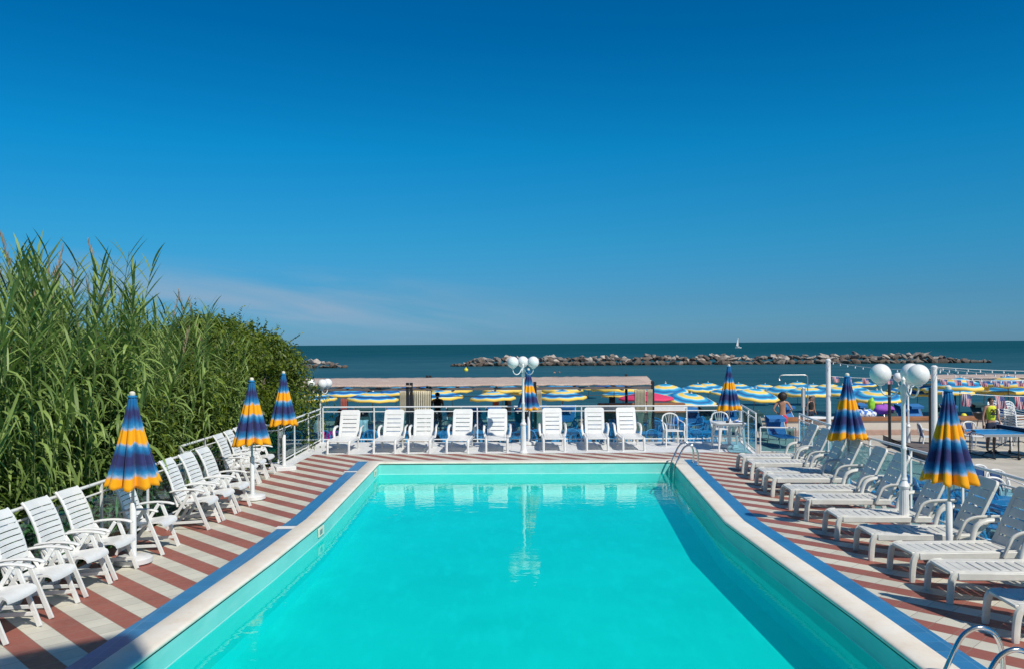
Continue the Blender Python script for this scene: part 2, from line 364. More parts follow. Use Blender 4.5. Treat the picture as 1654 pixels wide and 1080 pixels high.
def flag_mat():
    t = MT('striped_flag'); sp = t.nd('ShaderNodeSeparateXYZ'); t.l.new(t.coord('Generated'), sp.inputs[0])
    st = t.mth('LESS_THAN', t.mth('FRACT', t.mth('MULTIPLY', sp.outputs[0], 6.5)), .5)
    c = t.mix(st, (.82, .80, .80, 1), (.72, .03, .09, 1))
    can = t.mth('MULTIPLY', t.mth('GREATER_THAN', sp.outputs[0], .46), t.mth('GREATER_THAN', sp.outputs[2], .58))
    gx = t.mth('SUBTRACT', t.mth('FRACT', t.mth('MULTIPLY', sp.outputs[0], 11.)), .5); gz = t.mth('SUBTRACT', t.mth('FRACT', t.mth('MULTIPLY', sp.outputs[2], 12.)), .5)
    dot = t.mth('LESS_THAN', t.mth('ADD', t.mth('MULTIPLY', gx, gx), t.mth('MULTIPLY', gz, gz)), .05)
    c2 = t.mix(dot, (.06, .09, .36, 1), (.8, .8, .8, 1)); t.col(t.mix(can, c, c2)); t.b.inputs['Roughness'].default_value = .7
    tl = t.nd('ShaderNodeBsdfTranslucent'); t.l.new(t.b.inputs['Base Color'].links[0].from_socket, tl.inputs[0])
    ms = t.nd('ShaderNodeMixShader'); ms.inputs[0].default_value = .45
    t.l.new(t.b.outputs[0], ms.inputs[1]); t.l.new(tl.outputs[0], ms.inputs[2]); t.l.new(ms.outputs[0], t.o.inputs[0]); return t.m
M['flag'] = flag_mat()
def towel_mat(name, a, b, sc):
    t = MT(name); n = t.noise(sc, 2, t.coord('Object')); t.col(t.ramp(n, [(.46, a), (.52, b)])); t.b.inputs['Roughness'].default_value = .9; return t.m
M['patterned'] = towel_mat('pink_and_white_towel', (.80, .05, .25, 1), (.80, .78, .80, 1), 5)
M['patternedblue'] = towel_mat('blue_and_white_cloth', (.05, .18, .55, 1), (.80, .80, .80, 1), 9)

# ------------------------------------------------------------------ mesh helpers
class MB:
    def __init__(s): s.v = []; s.f = []; s.mi = []; s.sm = []; s.xf = Matrix(); s.m = 0
    def add(s, vs, fs, smooth=True):
        o = len(s.v); s.v += [s.xf @ Vector(p) for p in vs]
        for f in fs: s.f.append([i+o for i in f]); s.mi.append(s.m); s.sm.append(smooth)
        return s
    def box(s, x0, x1, y0, y1, z0, z1, smooth=False):
        v = [(x, y, z) for z in (z0, z1) for y in (y0, y1) for x in (x0, x1)]
        return s.add(v, [(0, 2, 3, 1), (4, 5, 7, 6), (0, 1, 5, 4), (2, 6, 7, 3), (0, 4, 6, 2), (1, 3, 7, 5)], smooth)
    def bar(s, a, b, w_, h, up=(0, 0, 1), w2=None, h2=None):
        a, b = Vector(a), Vector(b); d = (b-a).normalized(); up = Vector(up)
        if abs(d.dot(up)) > .98: up = Vector((1, 0, 0))
        sx = d.cross(up).normalized(); u = sx.cross(d).normalized(); w2 = w2 or w_; h2 = h2 or h
        vs = []
        for p, ww, hh in ((a, w_, h), (b, w2, h2)):
            for i, j in ((-1, -1), (1, -1), (1, 1), (-1, 1)): vs.append(p + sx*(ww/2*i) + u*(hh/2*j))
        return s.add(vs, [(3, 2, 1, 0), (4, 5, 6, 7), (0, 1, 5, 4), (1, 2, 6, 5), (2, 3, 7, 6), (3, 0, 4, 7)], False)
    def tube(s, pts, r, n=10, cap=True, flat=1.0, up=(0, 0, 1)):
        pts = [Vector(p) for p in pts]; k = len(pts); rs = r if isinstance(r, (list, tuple)) else [r]*k
        vs = []; prev = None
        for i, p in enumerate(pts):
            t = (pts[min(i+1, k-1)] - pts[max(i-1, 0)]).normalized()
            if prev is None:
                u0 = Vector(up) if abs(t.dot(Vector(up))) < .95 else Vector((1, 0, 0)); a = t.cross(u0).normalized()
            else: a = (prev - t*prev.dot(t)).normalized()
            prev = a; b = t.cross(a)
            for j in range(n):
                th = 2*PI*j/n; vs.append(p + a*(math.cos(th)*rs[i]) + b*(math.sin(th)*rs[i]*flat))
        fs = [(i*n+j, i*n+(j+1) % n, (i+1)*n+(j+1) % n, (i+1)*n+j) for i in range(k-1) for j in range(n)]
        if cap: fs += [tuple(range(n))[::-1], tuple(range((k-1)*n, k*n))]
        return s.add(vs, fs)
    def lathe(s, prof, n=24, cx=0, cy=0, cap=True):
        vs = [(cx+r*math.cos(2*PI*j/n), cy+r*math.sin(2*PI*j/n), z) for r, z in prof for j in range(n)]; k = len(prof)
        fs = [(i*n+j, i*n+(j+1) % n, (i+1)*n+(j+1) % n, (i+1)*n+j) for i in range(k-1) for j in range(n)]
        if cap: fs += [tuple(range(n))[::-1], tuple(range((k-1)*n, k*n))]
        return s.add(vs, fs)
    def sphere(s, c, r, n=20, m=12, sc=(1, 1, 1)):
        prof = [(max(1e-4, math.sin(PI*i/m)), -math.cos(PI*i/m)) for i in range(m+1)]
        vs = [(c[0]+r*sc[0]*a*math.cos(2*PI*j/n), c[1]+r*sc[1]*a*math.sin(2*PI*j/n), c[2]+r*sc[2]*z) for a, z in prof for j in range(n)]
        return s.add(vs, [(i*n+j, i*n+(j+1) % n, (i+1)*n+(j+1) % n, (i+1)*n+j) for i in range(m) for j in range(n)])
    def prism(s, poly, z0, z1, smooth=False):
        n = len(poly); vs = [(p[0], p[1], z0) for p in poly] + [(p[0], p[1], z1) for p in poly]
        fs = [tuple(range(n))[::-1], tuple(range(n, 2*n))] + [(i, (i+1) % n, n+(i+1) % n, n+i) for i in range(n)]
        return s.add(vs, fs, smooth)
    def poly(s, rings, z):
        tris = tessellate_polygon([[Vector((p[0], p[1], 0)) for p in r] for r in rings]); fl = [p for r in rings for p in r]
        vs = [(p[0], p[1], z) for p in fl]; fs = []
        for a, b, c in tris:
            A, B, D = Vector(vs[a]), Vector(vs[b]), Vector(vs[c])
            fs.append((a, b, c) if (B-A).cross(D-A).z > 0 else (a, c, b))
        return s.add(vs, fs, False)
    def build(s, name, mat, parent=None, bevel=0., loc=None, ang=40, seg=2, sub=0):
        me = bpy.data.meshes.new(name); me.from_pydata([tuple(v) for v in s.v], [], s.f)
        mats = mat if isinstance(mat, (list, tuple)) else [mat]
        for m in mats: me.materials.append(M[m] if isinstance(m, str) else m)
        me.polygons.foreach_set('material_index', s.mi); me.polygons.foreach_set('use_smooth', [True]*len(s.f))
        me.update()
        me.set_sharp_from_angle(angle=math.radians(ang))
        o = bpy.data.objects.new(name, me); C.objects.link(o)
        if parent: o.parent = parent
        if loc is not None: o.location = loc
        if bevel:
            b = o.modifiers.new('bevel', 'BEVEL'); b.width = bevel; b.segments = seg; b.limit_method = 'ANGLE'; b.angle_limit = math.radians(50); b.harden_normals = False
        if sub:
            b = o.modifiers.new('sub', 'SUBSURF'); b.levels = sub; b.render_levels = sub
        return o

def tag(o, label=None, cat=None, group=None, kind=None):
    if label: o['label'] = label
    if cat: o['category'] = cat
    if group: o['group'] = group
    if kind: o['kind'] = kind
    return o
def empty(name, loc=(0, 0, 0), rz=0, label=None, cat=None, group=None):
    o = bpy.data.objects.new(name, None); C.objects.link(o); o.location = loc; o.rotation_euler = (0, 0, rz); o.empty_display_size = .2
    return tag(o, label, cat, group)
def copy_tree(o, kids, parent=None):
    c = o.copy(); C.objects.link(c)
    if parent: c.parent = parent
    for ch in kids.get(o.name, []): copy_tree(ch, kids, c)
    return c
class Proto:                                   # first placement uses the thing itself, later ones copy it with its parts
    def __init__(s, root): s.root = root; s.used = False; s.kids = {}; s.collect(root)
    def collect(s, o):
        s.kids[o.name] = [c for c in C.objects if c.parent == o]
        for c in s.kids[o.name]: s.collect(c)
    def place(s, loc, rz, label, group=None, sc=1., tilt=None):
        o = s.root if not s.used else copy_tree(s.root, s.kids); s.used = True
        o.location = loc; o.rotation_euler = (tilt[0] if tilt else 0, tilt[1] if tilt else 0, rz); o.scale = (sc, sc, sc); o['label'] = label
        if group: o['group'] = group
        return o
def struct(o): o['kind'] = 'structure'; return o
def arc(cx, cz, r, a0, a1, n, y=0): return [(cx+r*math.cos(math.radians(a0+(a1-a0)*i/n)), y, cz+r*math.sin(math.radians(a0+(a1-a0)*i/n))) for i in range(n+1)]
def smooth_path(pts, n=4):
    pts = [Vector(p) for p in pts]; out = []
    for i in range(len(pts)-1):
        p0, p1, p2, p3 = pts[max(i-1, 0)], pts[i], pts[i+1], pts[min(i+2, len(pts)-1)]
        for k in range(n):
            t = k/n; out.append(.5*((2*p1)+(p2-p0)*t+(2*p0-5*p1+4*p2-p3)*t*t+(3*p1-p0-3*p2+p3)*t**3))
    return out+[pts[-1]]

# ------------------------------------------------------------------ the setting: pool, deck, terrace, beach, sea
POOL = [(-3.17, 20.3), (-3.03, 13.7), (-3.13, 11.2), (-3.36, 7.4), (-3.60, 3.4), (3.58, 3.4), (3.49, 7.3), (3.47, 8.65), (3.37, 11.47), (3.31, 13.37), (3.77, 20.2)]
def offset(poly, d):                            # outward offset (polygon is counter-clockwise)
    n = len(poly); out = []
    area = sum(poly[i][0]*poly[(i+1) % n][1]-poly[(i+1) % n][0]*poly[i][1] for i in range(n)); sg = 1 if area > 0 else -1
    for i in range(n):
        a, b, c = Vector(poly[i-1]), Vector(poly[i]), Vector(poly[(i+1) % n])
        e1, e2 = (b-a).normalized(), (c-b).normalized(); n1 = Vector((e1.y, -e1.x))*sg; n2 = Vector((e2.y, -e2.x))*sg
        m = (n1+n2).normalized(); out.append(tuple(b + m*(d/max(.3, m.dot(n1)))))
    return out
COP = offset(POOL, .30)
DECK = [(-5.72, -4.0), (6.40, -4.0), (6.46, 10.6), (6.52, 15.5), (6.84, 19.5), (7.05, 20.9), (6.10, 21.15), (6.50, 24.2), (-5.60, 24.7), (-5.52, 19.95), (-6.15, 19.45), (-6.15, 15.5), (-5.60, 14.5)]
m = MB(); m.poly([DECK, COP], 0.0)
n = len(DECK); m.m = 1
m.add([(p[0], p[1], 0) for p in DECK]+[(p[0], p[1], -.72) for p in DECK], [(i, n+i, n+(i+1) % n, (i+1) % n) for i in range(n)], False)
struct(m.build('pool_deck', ['deck', 'concrete']))

# coping: rounded lip swept round the pool
def sweep_ring(rings, name, mat, close=True):
    m = MB(); n = len(rings[0][0]); vs = []
    for poly, z in rings: vs += [(p[0], p[1], z) for p in poly]
    k = len(rings); fs = [(i*n+j, (i+1)*n+j, (i+1)*n+(j+1) % n, i*n+(j+1) % n) for i in range(k-1) for j in range(n)]
    m.add(vs, fs); return m.build(name, mat, ang=50)
inner = lambda d: offset(POOL, d)
cop = sweep_ring([(inner(.305), -.02), (inner(.305), .010), (inner(.298), .016), (inner(.04), .018), (inner(.010), .012), (inner(-.006), .0), (inner(-.008), -.016), (inner(.0), -.030), (inner(.03), -.032)], 'pool_coping', 'coping')
struct(cop)
lip_strip = sweep_ring([(inner(.028), -.030), (inner(.012), -.034), (inner(.012), -.052)], 'under_lip_strip', 'black'); struct(lip_strip)  # thin black strip running under the coping lip
# basin
m = MB(); n = len(POOL); B1 = inner(.008); B2 = inner(-.12); zf = -.74
m.add([(p[0], p[1], -.05) for p in B1]+[(p[0], p[1], zf+.08) for p in B1]+[(p[0], p[1], zf) for p in inner(-.08)], [(i, i+n, (i+1) % n+n, (i+1) % n) for i in range(n)]+[(i+n, i+2*n, (i+1) % n+2*n, (i+1) % n+n) for i in range(n)])
m.m = 1; m.poly([inner(-.08)], zf)
struct(m.build('pool_basin', ['basin', 'poolfloor'], ang=30))
m = MB(); m.poly([inner(.0075)], -.272); struct(m.build('pool_water', 'water'))

# blue border strips with white depth-marker tiles
def along(side, y, off):                      # x of the coping's outer line at depth y plus an offset
    pts = [COP[i] for i in ((4, 3, 2, 1, 0) if side < 0 else (5, 6, 7, 8, 9, 10))]
    for a, b in zip(pts, pts[1:]):
        if a[1] <= y <= b[1]: return a[0]+(b[0]-a[0])*(y-a[1])/(b[1]-a[1]) + side*off
    a, b = (pts[-2], pts[-1]) if y > pts[-1][1] else (pts[0], pts[1])
    return a[0]+(b[0]-a[0])*(y-a[1])/(b[1]-a[1]) + side*off
def strip(side, y0, y1, o0, o1, z, mat, name):
    ys = [y0]+[p[1] for p in COP if y0 < p[1] < y1 and (p[0] < 0) == (side < 0)]+[y1]; ys = sorted(set(ys))
    poly = [(along(side, y, o0), y) for y in ys]+[(along(side, y, o1), y) for y in reversed(ys)]
    m = MB(); m.poly([poly], z); return struct(m.build(name, mat))
for y0, y1 in ((3.2, 13.03), (13.27, 18.82), (19.02, 20.55)): strip(-1, y0, y1, .004, .25, .004, 'bluetile', 'blue_border_strip')
strip(-1, 13.05, 13.25, .004, .30, .005, 'kerbwhite', 'white_marker_tiles'); strip(-1, 18.84, 19.0, .004, .30, .005, 'kerbwhite', 'white_marker_tiles')
strip(1, 3.2, 20.5, .004, .25, .004, 'bluetile', 'blue_border_strip')
m = MB(); m.poly([[(-5.5, 19.0), (-5.16, 19.0), (-5.12, 21.9), (5.95, 21.8), (6.1, 21.2), (6.46, 24.15), (-5.56, 24.65)]], .004)
struct(m.build('white_paving', 'whitetile'))

# lower terrace, planting bed, promenade, beach, sea
m = MB(); m.poly([[(-60, -30), (60, -30), (60, 33.4), (-60, 33.4)], [(-5, -2), (5.8, -2), (5.8, 23), (-5, 23)]], -.7); struct(m.build('terrace_ground', 'terrace'))
m = MB(); m.poly([[(-40, 2), (-6.3, 2), (-6.3, 27.5), (-40, 27.5)]], -.69); struct(m.build('planting_bed', 'soil'))
m = MB(); nx, rows = 60, [(33.4, -.72), (33.6, -.80), (38, -.95), (46, -1.85), (57, -2.35), (66, -2.8), (90, -3.6)]
vs = []; 
for y, z in rows:
    for i in range(nx+1):
        x = -240+480*i/nx; vs.append((x, y, z + (.06*noise.noise(Vector((x*.4, y*.4, 0))) if y > 34 else 0)))
m.add(vs, [(r*(nx+1)+i, r*(nx+1)+i+1, (r+1)*(nx+1)+i+1, (r+1)*(nx+1)+i) for r in range(len(rows)-1) for i in range(nx)])
struct(m.build('beach', 'sand'))
SEA = -2.5
m = MB(); m.add([(-30000, 40, SEA), (30000, 40, SEA), (30000, 45000, SEA), (-30000, 45000, SEA)], [(0, 1, 2, 3)], False); struct(m.build('sea', 'sea'))

# ------------------------------------------------------------------ hotel behind the camera (its corner shades the pool's near end)
def hotel():
    t = empty('hotel_building', (4.15, -1.75, -.7), math.atan2(-.57, -.82), 'tall cream rendered hotel building with rows of windows behind the pool', 'building')
    m = MB(); m.box(0, 20, 0, 11, 0, 14.7); m.build('wall', 'wallpaint', t)
    m = MB(); m.box(-.25, 20.25, -.0, 11.25, 14.7, 14.95); m.build('roof', 'concrete', t)
    for fl in range(4):
        for k in range(6):
            x = 1.4+k*3.1; z = 1.2+fl*3.4
            m = MB(); m.box(x, x+.08, 10.95, 11.05, z, z+1.6); m.box(x+1.12, x+1.2, 10.95, 11.05, z, z+1.6); m.box(x+.08, x+1.12, 10.95, 11.05, z, z+.08); m.box(x+.08, x+1.12, 10.95, 11.05, z+1.52, z+1.6)
            f = m.build('window', 'paintwhite', t); g = MB(); g.box(x+.08, x+1.12, 10.985, 11.02, z+.08, z+1.52); g.build('pane', 'windowglass', f)
hotel()

# ------------------------------------------------------------------ furniture
def make_lounger(mat='plastic_old'):
    """local: foot end at x=0, head towards +x, width along y"""
    r = empty('sun_lounger', cat='sun lounger')
    W = .27
    m = MB()
    # seat: side rails turned down, cross slats between them
    for s in (-1, 1):
        m.bar((.02, s*(W+.018), .300), (1.24, s*(W+.018), .300), .055, .080)
        m.box(.0, 1.24, s*.218-.034, s*.218+.034, .317, .341)
    xs = [.0+.105*i for i in range(12)]
    for i, x in enumerate(xs):
        x0 = x+(.008 if i > 2 else 0); x1 = x+.105-(.006 if i > 1 else 0)
        m.box(x0, x1, -.183, .183, .318, .3405)
    m.box(-.04, .011, -W+.03, W-.03, .305, .338)
    m.build('seat', mat, r, bevel=.009)
    # backrest
    a = math.radians(64); bx, bz = 1.22, .33; Lb = .76
    m = MB(); m.xf = Matrix.Translation((bx, 0, bz)) @ Matrix.Rotation(-a, 4, 'Y')
    for s in (-1, 1): m.box(0, Lb-.15, s*W-(.082 if s > 0 else 0), s*W+(.082 if s < 0 else 0), -.024, .015)
    k = 0
    for i in range(5):
        u0 = .0+.122*i; m.box(u0+(.009 if i else 0), u0+.122-.009, -W+.081, W-.081, -.008, .0145)
    rc = .07; top = [(.61, -W+.0), (Lb-rc, -W)] + [(Lb-rc+rc*math.sin(PI/2*j/5), -W+rc-rc*math.cos(PI/2*j/5)) for j in range(1, 6)] + \
        [(Lb-rc+rc*math.cos(PI/2*j/5), W-rc+rc*math.sin(PI/2*j/5)) for j in range(0, 6)] + [(.61, W)]
    top = [(u, max(-W+.0, min(W, v))) for u, v in top]
    m.prism([(u, v) for u, v in top if True], -.024, .016)
    m.build('backrest', mat, r, bevel=.006)
    # prop behind the backrest
    # armrests: rise from the seat side and curve back to the backrest
    for s in (-1, 1):
        m = MB(); y = s*(W+.085)
        pts = smooth_path([(1.00, y-s*.03, .29), (1.05, y, .44), (1.10, y, .52), (1.20, y, .565), (1.34, y, .575), (1.56, y-s*.02, .575)], 4)
        m.tube(pts, .036, 10, flat=.62); m.build('armrest', mat, r)
    for s in (-1, 1):
        m = MB(); y = s*(W+.005)
        m.tube(smooth_path([(.10, y, .318), (.02, y, .312), (-.025, y, .27), (-.045, y, .15), (-.055, y, 0)], 3), [.040]*4+[.042]*4+[.040]*4+[.034], 8, flat=.8, up=(0, 1, 0)); m.build('leg', mat, r)
        m = MB(); m.bar((1.12, y, .28), (1.20, y, 0), .05, .07, up=(1, 0, 0), w2=.045, h2=.05); m.build('leg', mat, r, bevel=.008)
        m = MB(); m.bar((1.26, s*.22, .30), (1.46, s*.22, .50), .03, .045); m.build('back_support', mat, r, bevel=.006)
    return r
loungerR = Proto(make_lounger('plastic_old')); loungerF = Proto(make_lounger('plastic'))

RL = [((1191.4, 757), (1197.7, 762.5)), ((1204, 767), (1212, 774)), ((1220.5, 781), (1231.5, 791)), ((1234.7, 793), (1246.5, 802)), ((1262, 813.6), (1274, 822)),
      ((1286.6, 828.6), (1299, 841)), ((1330, 858), (1350.6, 872)), ((1380, 888), (1406, 904)), ((1436, 919), (1470, 939)), ((1496, 952), (1532, 974)), ((1590.5, 1007.5), (1637, 1036))]
rl_lab = ['farthest white lounger in the right row, next to the low glass gate', 'second farthest lounger of the right row, just nearer than the one by the gate',
          'third farthest lounger of the right row, beyond the folded umbrella', 'white lounger right behind the pole of the farther right-hand umbrella', 'white lounger just nearer than the farther right-hand umbrella',
          'white lounger whose backrest stands behind the tall near lamp post', 'sixth nearest lounger of the right row, back just left of the big folded umbrella' ,
          'white lounger whose backrest stands beside the big folded umbrella pole', 'white lounger just nearer than the big folded umbrella, fully sunlit seat',
          'second nearest right-hand lounger, its foot end shaded by an unseen umbrella', 'nearest lounger on the right, cut by the photo edge behind the pool ladder']
rl_lab[6] = 'white lounger between the near lamp post and the big folded umbrella'
for (a, b), lab in zip(RL, rl_lab):
    p, q = P(*a), P(*b); c = (p+q)/2; rz = math.atan2(p.x-q.x, -(p.y-q.y)); rz = max(-.08, min(.05, -rz*.5))
    loungerR.place((c.x+.05, c.y, 0), rz*.6, lab, 'white loungers in the row right of the pool')
FL = [(529, 561, 733), (603.7, 635.5, 732), (660, 691, 731.5), (722, 753, 731), (785.4, 817, 730.4), (878, 910, 728.5), (948, 980, 727.6), (1007, 1038, 727.6)]
fl_lab = ['white lounger facing the pool at the left corner of the glass railing', 'second white lounger from the left in the row facing the pool', 'third lounger from the left in the far row, closest to the second',
          'fourth lounger from the left in the far row, second left of the lamp', 'far lounger just left of the lamp post, its back partly in shadow', 'far lounger just right of the globe lamp post', 'second far lounger to the right of the globe lamp post',
          'rightmost lounger of the far row, beside the white armchair']
for (x0, x1, y), lab in zip(FL, fl_lab):
    c = P((x0+x1)/2, y); c.y += .05
    loungerF.place(c, PI/2+random.uniform(-.05, .05), lab, 'white loungers facing the pool from its far end')

def make_recliner():
    """local: facing +x; origin under the seat"""
    r = empty('folding_armchair', cat='garden chair'); mat = 'plastic'; W = .225
    # backrest
    m = MB(); bx, bz = -.14, .40; a = math.radians(108)
    prof = [(0, 0), (.12, .004), (.24, .016), (.36, .018), (.48, .008), (.60, -.012), (.68, -.036), (.72, -.06)]
    def bp(u):
        for (u0, d0), (u1, d1) in zip(prof, prof[1:]):
            if u <= u1: dd = d0+(d1-d0)*(u-u0)/(u1-u0); break
        else: dd = prof[-1][1]
        return Vector((bx+math.cos(a)*u+math.sin(a)*dd, 0, bz+math.sin(a)*u-math.cos(a)*dd))
    ns = 10; 
    for i in range(ns):
        u0 = .0+.066*i+.004; u1 = u0+.056
        if i == ns-1: u1 = .70
        p0, p1 = bp(u0), bp(u1); nrm = (p1-p0).cross(Vector((0, 1, 0))).normalized()*.009
        vs = []
        for y in (-W, -W*.5, 0, W*.5, W):
            cv = Vector((-.018*(1-(y/W)**2), 0, 0))
            for p in (p0, p1):
                for sg in (-1, 1): vs.append(p+cv+nrm*sg+Vector((0, y, 0)))
        fs = []
        for k in range(4):
            o = k*4; fs += [(o, o+4, o+6, o+2), (o+1, o+3, o+7, o+5), (o, o+1, o+5, o+4), (o+2, o+6, o+7, o+3)]
        fs += [(0, 2, 3, 1), (16, 17, 19, 18)]
        m.add(vs, fs, False)
    for s in (-1, 1):
        m.tube([bp(u)+Vector((-.012, s*(W+.004), 0)) for u in (-.05, 0, .1, .2, .3, .4, .5, .6, .66, .70)], .019, 7)
    m.build('backrest', mat, r, bevel=.003)
    # seat, gently waved with a rolled front
    m = MB(); sx = [(-.13, .40), (-.05, .405), (.04, .415), (.14, .432), (.23, .445), (.29, .443), (.325, .425), (.34, .395)]
    vs = []
    for x, z in sx:
        for y in (-.235, -.16, -.06, .06, .16, .235): vs.append((x, y, z-.014*(1-(y/.235)**2)))
    k = 6; top = [(i*k+j, (i+1)*k+j, (i+1)*k+j+1, i*k+j+1) for i in range(len(sx)-1) for j in range(k-1)]
    o = len(vs); vs2 = [(x, y, z-.022) for x, y, z in vs]
    fs = top+[(f[3]+o, f[2]+o, f[1]+o, f[0]+o) for f in top]
    rim = [i for i in range(k)]+[i*k+k-1 for i in range(1, len(sx))]+[(len(sx)-1)*k+j for j in range(k-2, -1, -1)]+[i*k for i in range(len(sx)-2, 0, -1)]
    fs += [(rim[i], rim[(i+1) % len(rim)], rim[(i+1) % len(rim)]+o, rim[i]+o) for i in range(len(rim))]
    m.add(vs+vs2, fs); m.build('seat', mat, r, ang=50)
    for s in (-1, 1):
        y = s*.275
        m = MB(); pts = smooth_path([(-.235, y, .585), (-.12, y, .610), (.05, y, .622), (.20, y, .612), (.285, y, .590)], 3)
        m.tube(pts, [.026]+[.036]*(len(pts)-2)+[.022], 8, flat=.45); m.build('armrest', mat, r)
        m = MB(); m.bar((.10, y, .605), (.345, y-s*.01, .005), .026, .048, up=(1, 0, 0), h2=.052); m.build('leg', mat, r, bevel=.005)
        m = MB(); m.bar((.075, y-s*.03, .600), (-.30, y-s*.035, .005), .026, .044, up=(1, 0, 0)); m.build('leg', mat, r, bevel=.005)
        m = MB(); m.bar((-.245, y-s*.034, .105), (.30, y-s*.012, .135), .022, .040); m.build('stretcher', mat, r, bevel=.004)
        m = MB(); m.bar((-.19, y-s*.028, .575), (-.02, y-s*.03, .33), .020, .034, up=(1, 0, 0)); m.build('brace', mat, r, bevel=.004)
    m = MB(); m.bar((-.285, -.25, .05), (-.285, .25, .05), .03, .04); m.build('crossbar', mat, r, bevel=.004)
    m = MB(); m.bar((.02, -.235, .375), (.02, .235, .375), .03, .03); m.build('crossbar', mat, r, bevel=.004)
    return r
recl = Proto(make_recliner())
g_recl = 'white folding armchairs lined up along the left railing'
LCH = [(-5.07, 7.55, 'off'), (-5.07, 8.32, 'nearest white armchair on the left, mostly cut off by the photo edge'),
       (-5.07, 9.08, 'second nearest armchair on the left, its backrest touching the photo edge'), (-5.07, 9.83, 'third nearest armchair on the left, second left of the near folded umbrella'),
       (-5.06, 10.52, 'armchair just left of the near left-hand umbrella pole'), (-5.00, 11.72, 'armchair standing behind and right of the near left-hand umbrella'),
       (-4.95, 13.27, 'first armchair past the gap, left of the middle left-hand umbrella'), (-4.93, 13.97, 'armchair between two others, left of the middle left-hand umbrella'),
       (-4.90, 14.66, 'armchair directly left of the middle left-hand umbrella pole'), (-5.42, 16.95, 'armchair with its backrest behind the middle left-hand umbrella canopy'),
       (-5.46, 17.68, 'armchair second from last before the farthest left-hand umbrella'), (-5.50, 18.42, 'last armchair before the farthest left-hand umbrella')]
for x, y, lab in LCH:
    if lab == 'off': continue
    recl.place((x-.04, y, 0), random.uniform(-.05, .05), lab, g_recl)

def closed_umbrella(loc, label, base='round', Rb=.365, pole_top=2.2, rz=0., Lc=1.16, flare=1.0, seed=1):
    rnd = random.Random(seed)
    r = empty('folded_umbrella', loc, rz, label, 'umbrella', 'folded striped umbrellas around the pool')
    zt = pole_top-.05
    m = MB(); nr, na = 26, 96; vs = []
    ph = rnd.uniform(0, 6); folds = 10
    for i in range(nr+1):
        t = i/nr
        R = .045 + (Rb-.045)*(t**1.17)*flare
        amp = .10+.13*t
        for j in range(na):
            th = 2*PI*j/na
            wv = math.cos(folds*th+ph+.75*math.sin(3*th+ph)+.5*math.sin(th*2-ph)+.25*t*math.sin(5*th)) ; sh = 1-2*((1-wv)/2)**1.9
            wob = .04*math.sin(2*th+ph*2)*t
            rr = R*(1-amp+amp*sh+wob)
            z = -Lc*t + (.034*(abs(math.sin(folds*.5*th+ph*.5)))+.024*math.sin(2*th+ph))*(t**6)
            vs.append((rr*math.cos(th), rr*math.sin(th), z))
    fs = [(i*na+j, i*na+(j+1) % na, (i+1)*na+(j+1) % na, (i+1)*na+j) for i in range(nr) for j in range(na)]
    m.add(vs, fs)
    c = m.build('canopy', 'closedcanopy', r, ang=180, loc=(0, 0, zt))
    c.modifiers.new('thick', 'SOLIDIFY').thickness = .004
    m = MB(); m.lathe([(.058, zt-.005), (.060, zt+.012), (.040, zt+.022)], 16); m.build('collar', 'bluecap', r)
    m = MB(); m.lathe([(.034, zt+.02), (.040, zt+.035), (.036, zt+.06), (.015, zt+.075)], 14); m.build('finial', 'cream', r)
    m = MB(); m.tube([(0, 0, .6), (0, 0, zt+.02)], .019, 12); m.build('pole', 'greymetal', r)
    m = MB(); m.lathe([(.040, .05), (.040, .78), (.037, .785), (.020, .785)], 18); m.build('socket', 'paintwhite', r)
    m = MB()
    if base == 'round': m.lathe([(.20, 0), (.235, .02), (.235, .075), (.21, .092), (.05, .10)], 28); m.build('base', 'plastic', r)
    else: m.box(-.30, .30, -.22, .22, 0, .10); m.build('base', 'whitepav', r, bevel=.012)
    for k in range(3):                          # ribs of the folded frame peeping out below the cloth
        a = k*2.1+ph; m = MB(); m.tube([(.05*math.cos(a), .05*math.sin(a), zt-Lc+.2), (.06*math.cos(a), .06*math.sin(a), zt-Lc-.10)], .006, 6); m.build('rib', 'greymetal', r)
    return r
M['bluecap'] = pm('blue_cap', (.012, .20, .46, 1), .6)
def pbase(px, py): p = P(px, py); return (p.x, p.y, 0)
closed_umbrella(pbase(213, 909), 'folded umbrella among the nearest armchairs on the left', 'round', seed=1, Rb=.345)
closed_umbrella(pbase(406, 806), 'folded umbrella in the middle of the left row of armchairs', 'round', seed=2, rz=1)
closed_umbrella(pbase(457.5, 757.5), 'farthest left-hand folded umbrella, beside the glass railing', 'square', seed=3, rz=2.0, Rb=.33)
closed_umbrella((.45, 23.75, 0), 'folded umbrella standing behind the centre lamp post', 'round', seed=4, pole_top=2.1, Rb=.32, Lc=1.08)
closed_umbrella(PD(1177, 22.7), 'folded umbrella behind the white table in the far right corner', 'round', seed=5, Rb=.33)
closed_umbrella(PD(1368, 15.75), 'farther folded umbrella among the right-hand loungers', 'round', seed=6, Rb=.355)
closed_umbrella(PD(1531, 10.75), 'large nearest folded umbrella among the right-hand loungers', 'round', seed=8, Rb=.338, pole_top=2.22)
closed_umbrella((5.35, 7.95, 0), 'folded umbrella beside the nearest right-hand lounger', 'round', seed=9)

